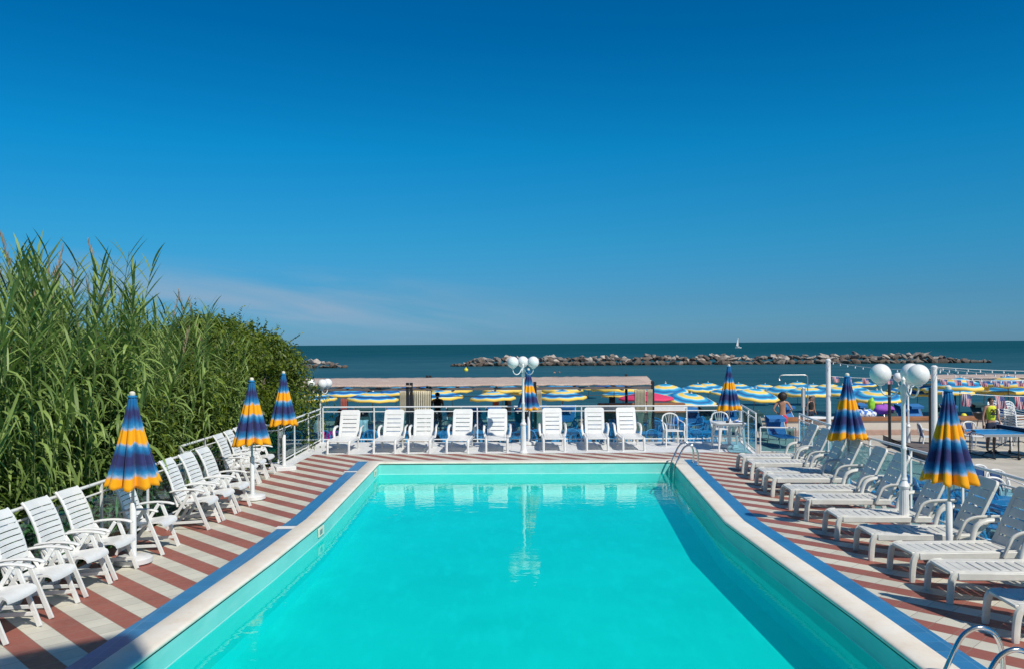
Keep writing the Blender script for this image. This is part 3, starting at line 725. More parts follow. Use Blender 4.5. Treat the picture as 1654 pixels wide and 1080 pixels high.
T0 = -.7
def make_lamp():
    r = empty('globe_lamp', cat='lamp post')
    m = MB(); prof = [(.105, 0), (.105, .03), (.085, .06), (.075, .10), (.066, .50), (.062, .70), (.075, .72), (.078, .75), (.060, .78), (.042, .82), (.048, .84), (.040, .87)]
    nn = 32; vs = []
    for rr, z in prof:
        for j in range(nn):
            k = 1-.10*(j % 2) if .08 < z < .7 else 1; vs.append((rr*k*math.cos(2*PI*j/nn), rr*k*math.sin(2*PI*j/nn), z))
    m.add(vs, [(i*nn+j, i*nn+(j+1) % nn, (i+1)*nn+(j+1) % nn, (i+1)*nn+j) for i in range(len(prof)-1) for j in range(nn)])
    m.build('base', 'paintwhite', r, ang=30)
    m = MB(); m.lathe([(.036, .86), (.034, 1.25), (.043, 1.27), (.043, 1.29), (.032, 1.31), (.028, 1.95), (.040, 1.98), (.044, 2.02), (.034, 2.05), (.05, 2.10), (.052, 2.15), (.026, 2.19), (.026, 2.23), (.032, 2.26), (.008, 2.30)], 18); m.build('pole', 'paintwhite', r)
    for k in range(3):
        a = k*2*PI/3; ca, sa = math.cos(a), math.sin(a)
        pts = [(.045, 2.17), (.07, 2.11), (.12, 2.045), (.19, 2.02), (.26, 2.05), (.295, 2.11), (.30, 2.185)]
        m = MB(); m.tube(smooth_path([(p*ca, p*sa, z) for p, z in pts], 3), .0125, 8)
        m.lathe([(.02, 2.165), (.055, 2.185), (.055, 2.20)], 14, cx=.30*ca, cy=.30*sa); arm = m.build('arm', 'paintwhite', r)
        m = MB(); m.sphere((.30*ca, .30*sa, 2.335), .147, 28, 18); m.build('globe', 'globe', r, ang=180)
    return r
lamp = Proto(make_lamp())
lamp.place((.278, 21.95, 0), math.radians(90), 'white three-globe lamp post standing at the far edge of the pool', 'white globe lamps')
lamp.place((5.56, 12.15, 0), math.radians(45), 'tall near globe lamp rising between the right-hand loungers', 'white globe lamps')
p = P(1466, 724.5, -.7); lamp.place(p, .4, 'globe lamp on the lower terrace behind the near one', 'white globe lamps')
lamp.place(PD(516.5, 26.0, T0), math.radians(55), 'globe lamp at the left corner, half hidden by the dark shrub', 'white globe lamps')

# ------------------------------------------------------------------ glass railings
def railing(path, ht, label, spacing=1.45, z0=0., name='glass_railing'):
    r = empty(name, (path[0][0], path[0][1], z0), 0, label, 'railing'); O = Vector(path[0])
    pts = [Vector(p)-O for p in path]
    posts = []
    for a, b in zip(pts, pts[1:]):
        L_ = (b-a).length; k = max(1, round(L_/spacing))
        for i in range(k): posts.append((a+(b-a)*i/k, a+(b-a)*(i+1)/k))
    m = MB()
    for a, b in zip(pts, pts[1:]): m.tube([(a.x, a.y, ht), (b.x, b.y, ht)], .022, 10)
    for p in pts[1:-1]: m.sphere((p.x, p.y, ht), .023, 12, 8)
    m.build('top_rail', 'paintwhite', r)
    m = MB()
    for a, b in zip(pts, pts[1:]): m.tube([(a.x, a.y, ht-.135), (b.x, b.y, ht-.135)], .014, 8)
    m.build('middle_rail', 'paintwhite', r)
    m = MB()
    for a, b in zip(pts, pts[1:]): m.tube([(a.x, a.y, .085), (b.x, b.y, .085)], .016, 8)
    m.build('bottom_rail', 'paintwhite', r)
    for p in [a for a, b in posts]+[pts[-1]]:
        m = MB(); m.box(p.x-.016, p.x+.016, p.y-.016, p.y+.016, 0, ht-.02); m.box(p.x-.04, p.x+.04, p.y-.04, p.y+.04, 0, .012); m.build('post', 'paintwhite', r)
    for a, b in posts:
        d = (b-a).normalized(); m = MB(); m.bar(a+d*.045+Vector((0, 0, 0)), b-d*.045, .008, 1, ) if False else None
        A, Bq = a+d*.045, b-d*.045; nrm = Vector((d.y, -d.x))*.004
        z_0, z_1 = .125, ht-.175
        vs = [(q.x+nrm.x*s, q.y+nrm.y*s, z) for z in (z_0, z_1) for q, s in ((A, 1), (Bq, 1), (Bq, -1), (A, -1))]
        m.add(vs, [(3, 2, 1, 0), (4, 5, 6, 7), (0, 1, 5, 4), (1, 2, 6, 5), (2, 3, 7, 6), (3, 0, 4, 7)], False)
        m.build('glass_panel', 'glass', r)
        for q in (a+(b-a)*.22, a+(b-a)*.78):
            m = MB(); m.box(q.x-.018, q.x+.018, q.y-.018, q.y+.018, ht-.20, ht-.148); m.build('clamp', 'greymetal', r)
    return r
railing([(-5.68, 3.0), (-5.55, 14.45), (-6.08, 15.6), (-6.08, 19.4), (-5.45, 19.88), (-5.53, 24.6)], .97, 'white railing with glass panels behind the left row of armchairs')
railing([(-5.46, 24.62), (6.42, 24.14)], 1.02, 'white railing with glass panels behind the far row of loungers')
railing([(6.45, 24.06), (6.04, 21.2)], 1.04, 'short angled glass railing beside the white table', spacing=1.5)
railing([(7.0, 20.85), (6.80, 19.4), (6.48, 15.5), (6.42, 10.6), (6.36, 3.0)], 1.05, 'white railing with glass panels behind the right row of loungers')
def gate():
    a, b = Vector((6.10, 21.12, 0)), Vector((6.95, 20.92, 0))
    r = empty('glass_gate', a, math.atan2(b.y-a.y, b.x-a.x), 'low teal glass gate between two railings on the right', 'gate'); Lg = (b-a).length
    m = MB()
    for x in (.02, Lg-.02): m.tube([(x, 0, 0.02), (x, 0, .70)], .017, 8)
    m.tube([(.02, 0, .70), (Lg-.02, 0, .70)], .017, 8); m.tube([(.02, 0, .10), (Lg-.02, 0, .10)], .012, 8); m.build('frame', 'paintwhite', r)
    m = MB(); m.box(.05, Lg-.05, -.004, .004, .12, .675); m.build('glass_panel', 'glass', r)
gate()

# ------------------------------------------------------------------ pool ladders and wall fittings
def ladder(x0, yc, wd, label):
    r = empty('pool_ladder', (x0, yc, 0), 0, label, 'pool ladder', 'steel pool ladders on the right side')
    for s in (-1, 1):
        y = s*wd/2; m = MB()
        pts = smooth_path([(.47, y, .018), (.475, y, .20), (.455, y, .33), (.40, y, .43), (.30, y, .475), (.20, y, .45), (.12, y, .37), (.02, y, .16), (-.05, y, -.02), (-.085, y, -.20), (-.09, y, -.68)], 5)
        m.tube(pts, .021, 14); m.build('handrail', 'chrome', r)
        m = MB(); m.lathe([(.045, .006), (.045, .014), (.030, .022), (.022, .024)], 18, cx=.47, cy=y); m.build('flange', 'chrome', r)
    for z in (-.36, -.56):
        m = MB(); m.box(-.13, -.05, -wd/2, wd/2, z-.012, z+.012); m.build('step', 'chrome', r, bevel=.004)
ladder(3.74, 19.68, .50, 'steel ladder at the far right corner of the pool')
ladder(3.49, 6.68, .50, 'large steel ladder at the near right edge of the pool')
def skimmer(x, y, ang, label):
    r = empty('wall_fitting', (x, y, -.13), ang, label, 'pool fitting', 'fittings on the left pool wall')
    m = MB(); m.box(0, .012, -.16, .16, -.07, .07); m.build('plate', 'cream', r, bevel=.004)
    m = MB(); m.box(.012, .02, -.10, .03, -.035, .035); m.build('socket', 'greymetal', r, bevel=.003)
for px, py, lab in ((601, 763, 'small cream fitting high on the pool wall near the far left corner'), (513, 857, 'small cream fitting on the left pool wall by the bend')):
    d = (2.8+.13)*F/(py-hy(px)); x = None
    pts = [POOL[3], POOL[2], POOL[1], POOL[0]]
    for a, b in zip(pts, pts[1:]):
        if a[1] <= d <= b[1]: x = a[0]+(b[0]-a[0])*(d-a[1])/(b[1]-a[1]); an = -math.atan2(b[0]-a[0], b[1]-a[1])
    skimmer(x+.0, d, an, lab)

# ------------------------------------------------------------------ plastic chairs and tables
def make_monobloc(mat, name='plastic_armchair', panel=None):
    """local: facing -y"""
    r = empty(name, cat='chair')
    m = MB(); m.prism([(-.22, -.22), (-.18, -.25), (.18, -.25), (.22, -.22), (.20, .18), (.14, .22), (-.14, .22), (-.20, .18)], .405, .43); m.build('seat', mat, r, bevel=.008)
    m = MB()
    hoop = [(-.20, .20, .42), (-.215, .235, .56), (-.225, .26, .68), (-.19, .29, .79), (-.10, .305, .845), (0, .31, .86), (.10, .305, .845), (.19, .29, .79), (.225, .26, .68), (.215, .235, .56), (.20, .20, .42)]
    m.tube(smooth_path(hoop, 3), .021, 8)
    m.build('back_frame', mat, r)
    m = MB()
    for x0, x1 in ((-.095, -.075), (.095, .075)): m.tube(smooth_path([(x0*1.1, .21, .42), (x0, .25, .60), (x0*1.35, .295, .83)], 3), .016, 6, flat=.5)
    for x in (-.04, 0, .04) if panel is None else (): m.tube(smooth_path([(x, .215, .42), (x, .255, .60), (x*1.3, .305, .85)], 3), .010, 6, flat=.6)
    if panel: m.add([(-.09, .216, .44), (.09, .216, .44), (.10, .30, .82), (-.10, .30, .82), (-.09, .222, .44), (.09, .222, .44), (.10, .306, .82), (-.10, .306, .82)], [(0, 1, 2, 3), (7, 6, 5, 4), (0, 4, 5, 1), (3, 2, 6, 7)], False)
    m.build('back_splat', panel or mat, r)
    for s in (-1, 1):
        m = MB(); m.tube(smooth_path([(s*.225, .262, .68), (s*.265, .18, .665), (s*.275, .0, .64), (s*.272, -.16, .62), (s*.262, -.225, .56), (s*.255, -.24, .43)], 3), .020, 8, flat=.7); m.build('armrest', mat, r)
        m = MB(); m.bar((s*.245, -.225, .43), (s*.268, -.26, 0), .045, .045, w2=.032, h2=.032); m.build('leg', mat, r, bevel=.006)
        m = MB(); m.bar((s*.19, .195, .42), (s*.225, .275, 0), .045, .045, w2=.032, h2=.032); m.build('leg', mat, r, bevel=.006)
    return r
def make_table(mat, size=.78, round_=False, ht=.72):
    r = empty('plastic_table', cat='table'); h = size/2; rc = .07
    m = MB(); poly = []
    if round_: poly = [(h*math.cos(2*PI*i/28), h*math.sin(2*PI*i/28)) for i in range(28)]
    else:
        for cx, cy, a0 in ((h-rc, h-rc, 0), (-h+rc, h-rc, 90), (-h+rc, -h+rc, 180), (h-rc, -h+rc, 270)):
            poly += [(cx+rc*math.cos(math.radians(a0+k*22.5)), cy+rc*math.sin(math.radians(a0+k*22.5))) for k in range(5)]
    m.prism(poly, ht-.022, ht); m.build('tabletop', mat, r, bevel=.008)
    m = MB(); q = [(x*.93, y*.93) for x, y in poly]; m.prism(q, ht-.065, ht-.024); m.build('apron', mat, r, bevel=.004)
    g = h*.72
    for sx in (-1, 1):
        for sy in (-1, 1):
            m = MB(); m.bar((sx*g, sy*g, ht-.06), (sx*(g+.07), sy*(g+.07), 0), .085, .085, w2=.04, h2=.04); m.build('leg', mat, r, bevel=.01)
    m = MB(); z = .36
    m.bar((-g-.03, 0, z), (g+.03, 0, z), .03, .05); m.bar((-g-.03, -g-.03, z), (-g-.03, g+.03, z), .03, .05); m.bar((g+.03, -g-.03, z), (g+.03, g+.03, z), .03, .05); m.build('stretcher', mat, r, bevel=.004)
    return r
wch = Proto(make_monobloc('plastic')); wtb = Proto(make_table('plastic')); bch = Proto(make_monobloc('blueplastic')); btb = Proto(make_table('blueplastic', .80))
wpch = Proto(make_monobloc('plastic', 'plastic_armchair', 'darkblue'))
wch.place(P(1086, 719), .1, 'white plastic armchair facing the pool, right of the far loungers', 'white plastic armchairs on the far paving')
p = P(1163, 716); wch.place((p.x, p.y, 0), -.15, 'white plastic armchair partly behind the white table', 'white plastic armchairs on the far paving')
tbl = P(1176, 726); wtb.place((tbl.x, tbl.y+.05, 0), .04, 'square white plastic table by the far right railing corner')
def small_items():
    o = Vector((tbl.x, tbl.y, .72))
    m = MB(); m.lathe([(.035, 0), (.042, .01), (.042, .045), (.03, .05)], 16); a = m.build('ashtray', 'black', loc=o+Vector((-.06, -.12, .0))); tag(a, 'small round black ashtray on the square white table', 'ashtray')
    m = MB(); k = 9; vs = []
    for i in range(k):
        for j in range(k):
            x, y = i/(k-1)*.32, j/(k-1)*.30; vs.append((x, y, .02+.03*math.sin(x*21+y*9)*math.sin(y*17)+(-.9*max(0, x-.20)**1.0)))
    m.add(vs, [(i*k+j, (i+1)*k+j, (i+1)*k+j+1, i*k+j+1) for i in range(k-1) for j in range(k-1)])
    a = m.build('towel', 'patternedblue', loc=o+Vector((.14, -.16, .015))); a.modifiers.new('t', 'SOLIDIFY').thickness = .012
    tag(a, 'crumpled blue and white cloth hanging off the white table', 'towel')
small_items()

# blue dining set on the lower terrace behind the far railing
T = -.7
btabs = [(552, 27.5), (640, 27.3), (712, 27.0), (760, 27.2), (812, 29.5), (880, 27.6), (935, 27.4), (1048, 26.6), (1130, 26.8), (1000, 31.0), (690, 31.0), (560, 31)]
tl = ['blue plastic table behind the railing, under the magenta towel', 'blue table behind the glass between the first two far loungers', 'blue table behind the third far lounger', 'blue table behind the glass between the fourth and fifth far loungers',
      'blue table in the back row left of the centre lamp', 'blue table behind the glass just right of the centre lamp', 'blue table behind the glass between the two loungers right of the lamp', 'blue table behind the white armchair right of the far loungers',
      'blue table behind the glass left of the square white table', 'blue table in the back row near the right end of the reed-roofed pergola', 'blue table in the back row beneath the gathered pergola curtains', 'blue table in the back row beyond the left globe lamp']
for (px, d), lab in zip(btabs, tl): btb.place(PD(px, d, T), random.uniform(-.1, .1), lab, 'blue plastic tables on the lower terrace')
bchs = [(530, 26.2, .8, 'blue armchair behind the railing corner below the left globe lamp'), (568, 28.6, 2.6, 'blue armchair behind the table with the magenta towel'), (597, 26.2, .1, 'blue armchair with round back between first and second far loungers'),
        (655, 28.9, 3.0, 'blue armchair seen above the second far lounger'), (728, 26.0, 1.2, 'blue armchair seen low between third and fourth far loungers'), (771, 26.2, -1.5, 'blue armchair seen from the side right of the fourth far lounger'),
        (800, 28.6, 2.9, 'blue armchair behind the fifth far lounger and its table'), (833, 28.6, .3, 'blue armchair just left of the centre lamp column'), (852, 26.0, .0, 'blue armchair right behind the base of the centre lamp'),
        (868, 29.2, 1.6, 'blue armchair behind the folded centre umbrella'), (915, 29.0, -1.2, 'blue armchair between two far loungers, turned sideways'), (927, 25.9, .1, 'blue armchair close to the glass between sixth and seventh loungers'),
        (963, 29.0, 3.1, 'blue armchair behind the seventh far lounger'), (990, 28.0, 1.0, 'blue armchair between the last two far loungers'), (1044, 28.6, 2.8, 'blue armchair left of the pergola corner post'),
        (1062, 28.8, .2, 'blue armchair behind the white armchair, below the pink umbrella'), (1060, 25.8, .4, 'blue armchair low behind the glass left of the white armchair'), (1113, 28.6, 2.2, 'blue armchair tilted behind the glass right of the white armchair'),
        (1128, 25.7, .2, 'blue armchair close behind the glass left of the white table'), (1143, 28.4, -.6, 'blue armchair behind the white table and its armchair')]
for px, d, rz, lab in bchs: bch.place(PD(px, d, T), rz, lab, 'blue plastic armchairs on the lower terrace')
rr = random.Random(5)
for i in range(26):
    px = 545+i*24+rr.uniform(-6, 6); d = rr.choice((27.9, 29.4, 30.2, 31.4))+rr.uniform(-.3, .3)
    bch.place(PD(px, d, T), rr.uniform(0, 6.28), 'blue armchair in the crowded back rows of the terrace behind the far railing', 'back-row blue armchairs behind the far railing')
for px, d, lab in ((585, 29.4, 'blue table second row behind the first gap between far loungers'), (735, 29.2, 'blue table second row left of the fourth far lounger'), (845, 29.8, 'blue table second row directly behind the centre lamp'), (960, 29.5, 'blue table second row behind the seventh far lounger'), (1095, 29.3, 'blue table second row right of the white armchair'), (1150, 30.3, 'blue table second row behind the white table')):
    btb.place(PD(px, d, T), .1, lab, 'blue plastic tables on the lower terrace')
# right lower terrace behind the right railing
rb = [(1435, 768, 1.2, 'blue armchair behind the glass left of the near lamp post'), (1480, 763, 1.8, 'blue armchair behind the glass right of the near lamp post'), (1503, 772, 1.3, 'blue armchair behind the glass left of the big folded umbrella'),
      (1540, 778, .9, 'blue armchair behind the big folded umbrella pole'), (1560, 786, 2.4, 'blue armchair behind the glass between umbrella pole and eighth lounger'), (1578, 800, 1.4, 'blue armchair low behind the backrest beside the umbrella pole'),
      (1604, 806, .5, 'blue armchair right of the sunlit lounger near the photo edge'), (1627, 790, 1.5, 'blue armchair behind the glass at the right photo edge, second row'), (1398, 776, 1.1, 'blue armchair behind the farther right-hand umbrella'),
      (1418, 790, 2.2, 'blue armchair low behind the glass between two loungers'), (1592, 842, 1.9, 'blue armchair between the last two right-hand backrests, close to the glass'), (1645, 818, 2.6, 'nearest blue armchair at the right photo edge'),
      (1462, 800, .6, 'blue armchair directly behind the near lamp post base'), (1520, 812, 2.9, 'blue armchair under the big folded umbrella, close to the glass')]
rb = [(px, (2.8-.16)*F/(y-hy(px)), rz, lab) for px, y, rz, lab in rb]
for px, d, rz, lab in rb: bch.place(PD(px, d, T), rz, lab, 'blue plastic armchairs on the lower terrace')
for px, d, lab in ((1525, 15.6, 'blue table behind the big folded umbrella'), (1618, 14.9, 'blue table behind the glass near the right photo edge'), (1456, 17.0, 'blue table behind the glass left of the near lamp')): btb.place(PD(px, d, T), .2, lab, 'blue plastic tables on the lower terrace')
rw = [(1577, 17.1, .2, 'white armchair with blue back panel, nearest the big folded umbrella'), (1598, 17.9, .3, 'white armchair with blue panel, farthest of the four beyond the railing'), (1622, 17.2, .1, 'white armchair with blue panel, rightmost of the four beyond the railing'), (1613, 16.2, -.1, 'white armchair with blue panel, lowest of the four beyond the railing'),
      (1573, 27.7, .1, 'white armchair behind the left half of the table tennis table'), (1613, 27.8, -.1, 'white armchair behind the boy at the table tennis table'), (1499, 27.5, 1.4, 'white armchair beside the tall white pole, by the low wall'), (1653, 29.5, 1.2, 'white armchair right of the stacked chairs at the photo edge')]
for px, d, rz, lab in rw: wpch.place(PD(px, d, T), rz, lab, 'white armchairs with blue panels')
for px, d, nst, lab in ((1616, 28.9, 8, 'stack of white armchairs behind the boy'), (1642, 28.4, 8, 'stack of white armchairs nearest the photo edge')):
    for k in range(nst): wch.place(PD(px, d, T+.085*k) + Vector((0, .012*k, 0)), .3, ('top', 'second from the top', 'third from the top', 'fourth from the top', 'fourth from the bottom', 'third from the bottom', 'second from the bottom', 'bottom')[nst-1-k]+' chair in the '+lab, 'stacked white armchairs, ' + ('left' if px < 1630 else 'right') + ' stack')

# ------------------------------------------------------------------ people
def skin_obj(name, verts, edges, mat, parent, sub=1, root=0):
    me = bpy.data.meshes.new(name); names = list(verts); me.from_pydata([verts[k][0] for k in names], [(names.index(a), names.index(b)) for a, b in edges], [])
    me.materials.append(M[mat]); o = bpy.data.objects.new(name, me); C.objects.link(o); o.parent = parent
    md = o.modifiers.new('skin', 'SKIN'); md.use_smooth_shade = True
    sv = me.skin_vertices[0].data
    for i, k in enumerate(names): r = verts[k][1]; sv[i].radius = (r, r) if not isinstance(r, tuple) else r
    sv[root].use_root = True
    if sub: s = o.modifiers.new('sub', 'SUBSURF'); s.levels = sub; s.render_levels = sub
    return o
def person(loc, rz, label, ht=1.7, top=None, bottom=None, hair='hair', arms='down', cap=None, seated=False, afro=False, bare_fingers=True, group=None, shirt_text=None, feet='sandals'):
    r = empty('person', loc, rz, label, 'person', group); k = ht/1.7; S = lambda x, y, z: (x*k, y*k, z*k)
    # local: facing -y
    hz = .90; dz = -.42 if seated else 0
    V = {'pelvis': (S(0, 0, hz+dz), (.115*k, .085*k)), 'waist': (S(0, .0, 1.06+dz), (.110*k, .08*k)), 'chest': (S(0, .0, 1.26+dz), (.135*k, .09*k)), 'shoulder': (S(0, .01, 1.39+dz), (.10*k, .07*k)),
         'neck': (S(0, .0, 1.455+dz), .047*k), 'jaw': (S(0, -.02, 1.51+dz), (.058*k, .062*k)), 'head': (S(0, -.005, 1.585+dz), (.072*k, .085*k)), 'crown': (S(0, .005, 1.65+dz), (.055*k, .065*k))}
    E = [('pelvis', 'waist'), ('waist', 'chest'), ('chest', 'shoulder'), ('shoulder', 'neck'), ('neck', 'jaw'), ('jaw', 'head'), ('head', 'crown')]
    for s, n in ((-1, 'l'), (1, 'r')):
        if seated: leg = [('hip', (s*.09, -.02, hz-.03+dz), .085), ('knee', (s*.11, -.42, hz-.02+dz), .055), ('calf', (s*.11, -.45, .28), .052), ('ankle', (s*.11, -.44, .08), .034), ('toe', (s*.12, -.56, .035), .030)]
        else: leg = [('hip', (s*.085, .0, hz-.06), .088), ('thigh', (s*.10, -.005, .70), .074), ('knee', (s*.10, -.01, .49), .053), ('calf', (s*.105, .015, .35), .054), ('ankle', (s*.11, .03, .085), .034), ('toe', (s*.125, -.10, .028), .030)]
        sh = (s*.175, .01, 1.385+dz)
        if arms == 'down' : arm = [('sh', sh, .052), ('up', (s*.215, .02, 1.25+dz), .043), ('el', (s*.245, .03, 1.11+dz), .035), ('fo', (s*.262, -.0, .99+dz), .031), ('wr', (s*.275, -.035, .875+dz), .022)]
        elif arms == 'forward': arm = [('sh', sh, .052), ('up', (s*.21, -.03, 1.26+dz), .043), ('el', (s*.235, -.03, 1.12+dz), .035), ('fo', (s*.21, -.16, 1.10+dz), .031), ('wr', (s*.17, -.28, 1.12+dz), .022)]
        elif arms == 'hips': arm = [('sh', sh, .052), ('up', (s*.25, .03, 1.27+dz), .043), ('el', (s*.33, .06, 1.14+dz), .035), ('fo', (s*.27, .0, 1.06+dz), .031), ('wr', (s*.19, -.05, 1.0+dz), .022)]
        else: arm = [('sh', sh, .052), ('up', (s*.27, .0, 1.46+dz), .043), ('el', (s*.31, -.02, 1.60+dz), .035), ('fo', (s*.22, -.03, 1.68+dz), .031), ('wr', (s*.13, -.02, 1.72+dz), .022)]
        prev = 'pelvis'
        for nm, p, rad in leg: V[n+nm] = (S(*p), rad*k); E.append((prev, n+nm)); prev = n+nm
        prev = 'shoulder'
        for nm, p, rad in arm: V[n+nm] = (S(*p), rad*k); E.append((prev, n+nm)); prev = n+nm
        wv = Vector(arm[-1][1]); d = (wv-Vector(arm[-2][1])).normalized(); side = Vector((0, 1, 0)); side = (side-d*side.dot(d)).normalized()
        palm = wv+d*.055; V[n+'palm'] = (S(*palm), (.018*k, .034*k)); E.append((prev, n+'palm'))
        if bare_fingers:
            for i, (o, ln) in enumerate(((-.027, .062), (-.009, .074), (.009, .070), (.026, .056))):
                a = palm+d*.03+side*o; b = a+d*ln*.55; c = b+d*ln*.42+d.cross(side)*(-s*.018)
                for q, (pt, rd) in enumerate(((a, .0085), (b, .008), (c, .0065))): V[f'{n}f{i}{q}'] = (S(*pt), rd*k)
                E += [(n+'palm', f'{n}f{i}0'), (f'{n}f{i}0', f'{n}f{i}1'), (f'{n}f{i}1', f'{n}f{i}2')]
            a = palm-d*.01-side*.030; b = a-side*.022+d*.028; c = b+d*.026
            for q, pt in enumerate((a, b, c)): V[f'{n}t{q}'] = (S(*pt), .009*k)
            E += [(n+'palm', n+'t0'), (n+'t0', n+'t1'), (n+'t1', n+'t2')]
    skin_obj('body', V, E, 'skin', r, 2)
    # face
    m = MB(); hc = Vector(S(0, -.005, 1.575+dz))
    m.tube([hc+Vector((0, -.082*k, .02*k)), hc+Vector((0, -.108*k, -.018*k))], [.007*k, .014*k], 8); m.build('nose', 'skin', r)
    for s in (-1, 1):
        m = MB(); m.sphere(hc+Vector((s*.031*k, -.076*k, .018*k)), .011*k, 10, 6); m.build('eye', 'blackcloth', r)
        m = MB(); m.sphere(hc+Vector((s*.076*k, .005*k, -.005*k)), .020*k, 8, 6, (.4, 1, 1.4)); m.build('ear', 'skin', r)
    m = MB(); m.sphere(hc+Vector((0, -.074*k, -.050*k)), .022*k, 10, 6, (1, .35, .28)); m.build('mouth', 'redcloth', r)
    if cap: m = MB(); m.sphere(hc+Vector((0, 0, .045*k)), .096*k, 18, 10, (1, 1.08, .72)); m.prism([(-.06*k, hc.y-.09*k), (.06*k, hc.y-.09*k), (.05*k, hc.y-.17*k), (-.05*k, hc.y-.17*k)], hc.z+.045*k, hc.z+.055*k); m.build('cap', cap, r)
    if afro:
        m = MB(); m.sphere(hc+Vector((0, .03*k, .04*k)), .165*k, 28, 18, (1, .95, .95))
        for i, v in enumerate(m.v): m.v[i] = v+(v-(hc+Vector((0, .03*k, .04*k))))*(.12*noise.noise(v*26))
        m.build('hair', hair, r)
    else:
        m = MB(); m.sphere(hc+Vector((0, .014*k, .034*k)), .090*k, 20, 12, (.98, 1.06, .93))
        for i, v in enumerate(m.v):
            if v.y < hc.y-.035*k and v.z < hc.z+.05*k: m.v[i] = Vector((v.x*.8, hc.y-.03*k, v.z))
        m.build('hair', hair, r)
    # clothes follow the same joints, a little wider
    if top:
        TV = {'hem': (S(0, 0, .95+dz), (.138*k, .102*k)), 'waist': (S(0, 0, 1.06+dz), (.130*k, .098*k)), 'chest': (S(0, 0, 1.26+dz), (.160*k, .110*k)), 'yoke': (S(0, .005, 1.385+dz), (.180*k, .105*k)), 'neckline': (S(0, .008, 1.445+dz), (.130*k, .090*k))}
        skin_obj('tank_top', TV, [('hem', 'waist'), ('waist', 'chest'), ('chest', 'yoke'), ('yoke', 'neckline')], top, r, 2)
    if bottom:
        BV = {'belt': (S(0, 0, 1.0+dz), (.128*k, .096*k)), 'seat': (S(0, 0, .90+dz), (.140*k, .105*k))}; BE = [('belt', 'seat')]
        for s, n in ((-1, 'l'), (1, 'r')):
            if seated: q = [((s*.09, -.03, hz-.03+dz), .10), ((s*.105, -.25, hz-.02+dz), .085)]
            else: q = [((s*.088, 0, .80), .102), ((s*.102, -.005, .60), .088)]
            pr = 'seat'
            for i, (p, rd) in enumerate(q): BV[n+str(i)] = (S(*p), rd*k); BE.append((pr, n+str(i))); pr = n+str(i)
        skin_obj('shorts', BV, BE, bottom, r, 2)
    if feet and not seated:
        for s in (-1, 1):
            m = MB(); m.prism([(s*.125*k+x*k, y*k) for x, y in ((-.045, .06), (.045, .06), (.05, -.06), (.035, -.16), (-.035, -.16), (-.05, -.06))], .0, .028*k); m.build('sandal', 'blackcloth', r, bevel=.006)
    if shirt_text:
        cu = bpy.data.curves.new('number', 'FONT'); cu.body = shirt_text; cu.size = .235*k; cu.align_x = 'CENTER'; cu.extrude = .012; cu.space_line = .8; cu.offset = .010
        tmp = bpy.data.objects.new('tmp', cu); C.objects.link(tmp); dg = bpy.context.evaluated_depsgraph_get(); me = bpy.data.meshes.new_from_object(tmp.evaluated_get(dg)); bpy.data.objects.remove(tmp)
        o = bpy.data.objects.new('shirt_number', me); C.objects.link(o); o.parent = r; o.location = S(0, -.150, 1.17+dz); o.rotation_euler = (PI/2, 0, 0); me.materials.append(M['blackcloth'])
    return r
M['yellowcloth'] = pm('yellow_cloth', (.68, .72, .03, 1), .75, .1, 12)
p = P(1600, 730, T); person(p, .1, 'boy in a yellow numbered tank top behind the table tennis table', 1.74, 'yellowcloth', 'navy', shirt_text='23')
person(PD(1263, 30.5, T), PI-.2, 'person with big round dark hair standing behind the deck chair', 1.66, None, 'redcloth', arms='hips', afro=True, feet=None)
person(PD(706, 33.0, T-.05), PI+.3, 'person in black vest and white cap by the pergola curtain', 1.72, 'blackcloth', 'navy', arms='forward', cap='whitecloth')
person(PD(548, 29.8, T), 1.2, 'seated person in dark clothes behind the magenta towel', 1.7, 'navy', 'navy', seated=True)
person(PD(1098, 42.5, -1.5), PI, 'dark-haired person in black seen under the umbrella by the counter', 1.68, 'blackcloth', 'navy', arms='down')
person(PD(1432, 46, -1.85), 2.2, 'bare-chested bather in dark trunks between umbrellas and black post', 1.75, None, 'navy', arms='hips', feet=None)
person(PD(1388, 47, -1.9), PI, 'bare-backed bather standing under the umbrellas behind the cyan deck chair', 1.75, None, 'redcloth', arms='down', feet=None)
person(PD(1309, 46, -1.85), .4, 'bather under the umbrella behind the white sign post', 1.72, 'blackcloth', 'navy', arms='down', feet=None)
for px, py in ((895.5, 600.5), (903, 600)):
    d = 5.3*F/(py+1-hy(px)); person(PD(px, d, SEA-1.28), .5 if px < 900 else -.7, 'swimmer with head and shoulders above the calm sea', 1.7, None, 'navy', arms='forward', bare_fingers=False, feet=None, group='swimmers in the sea')

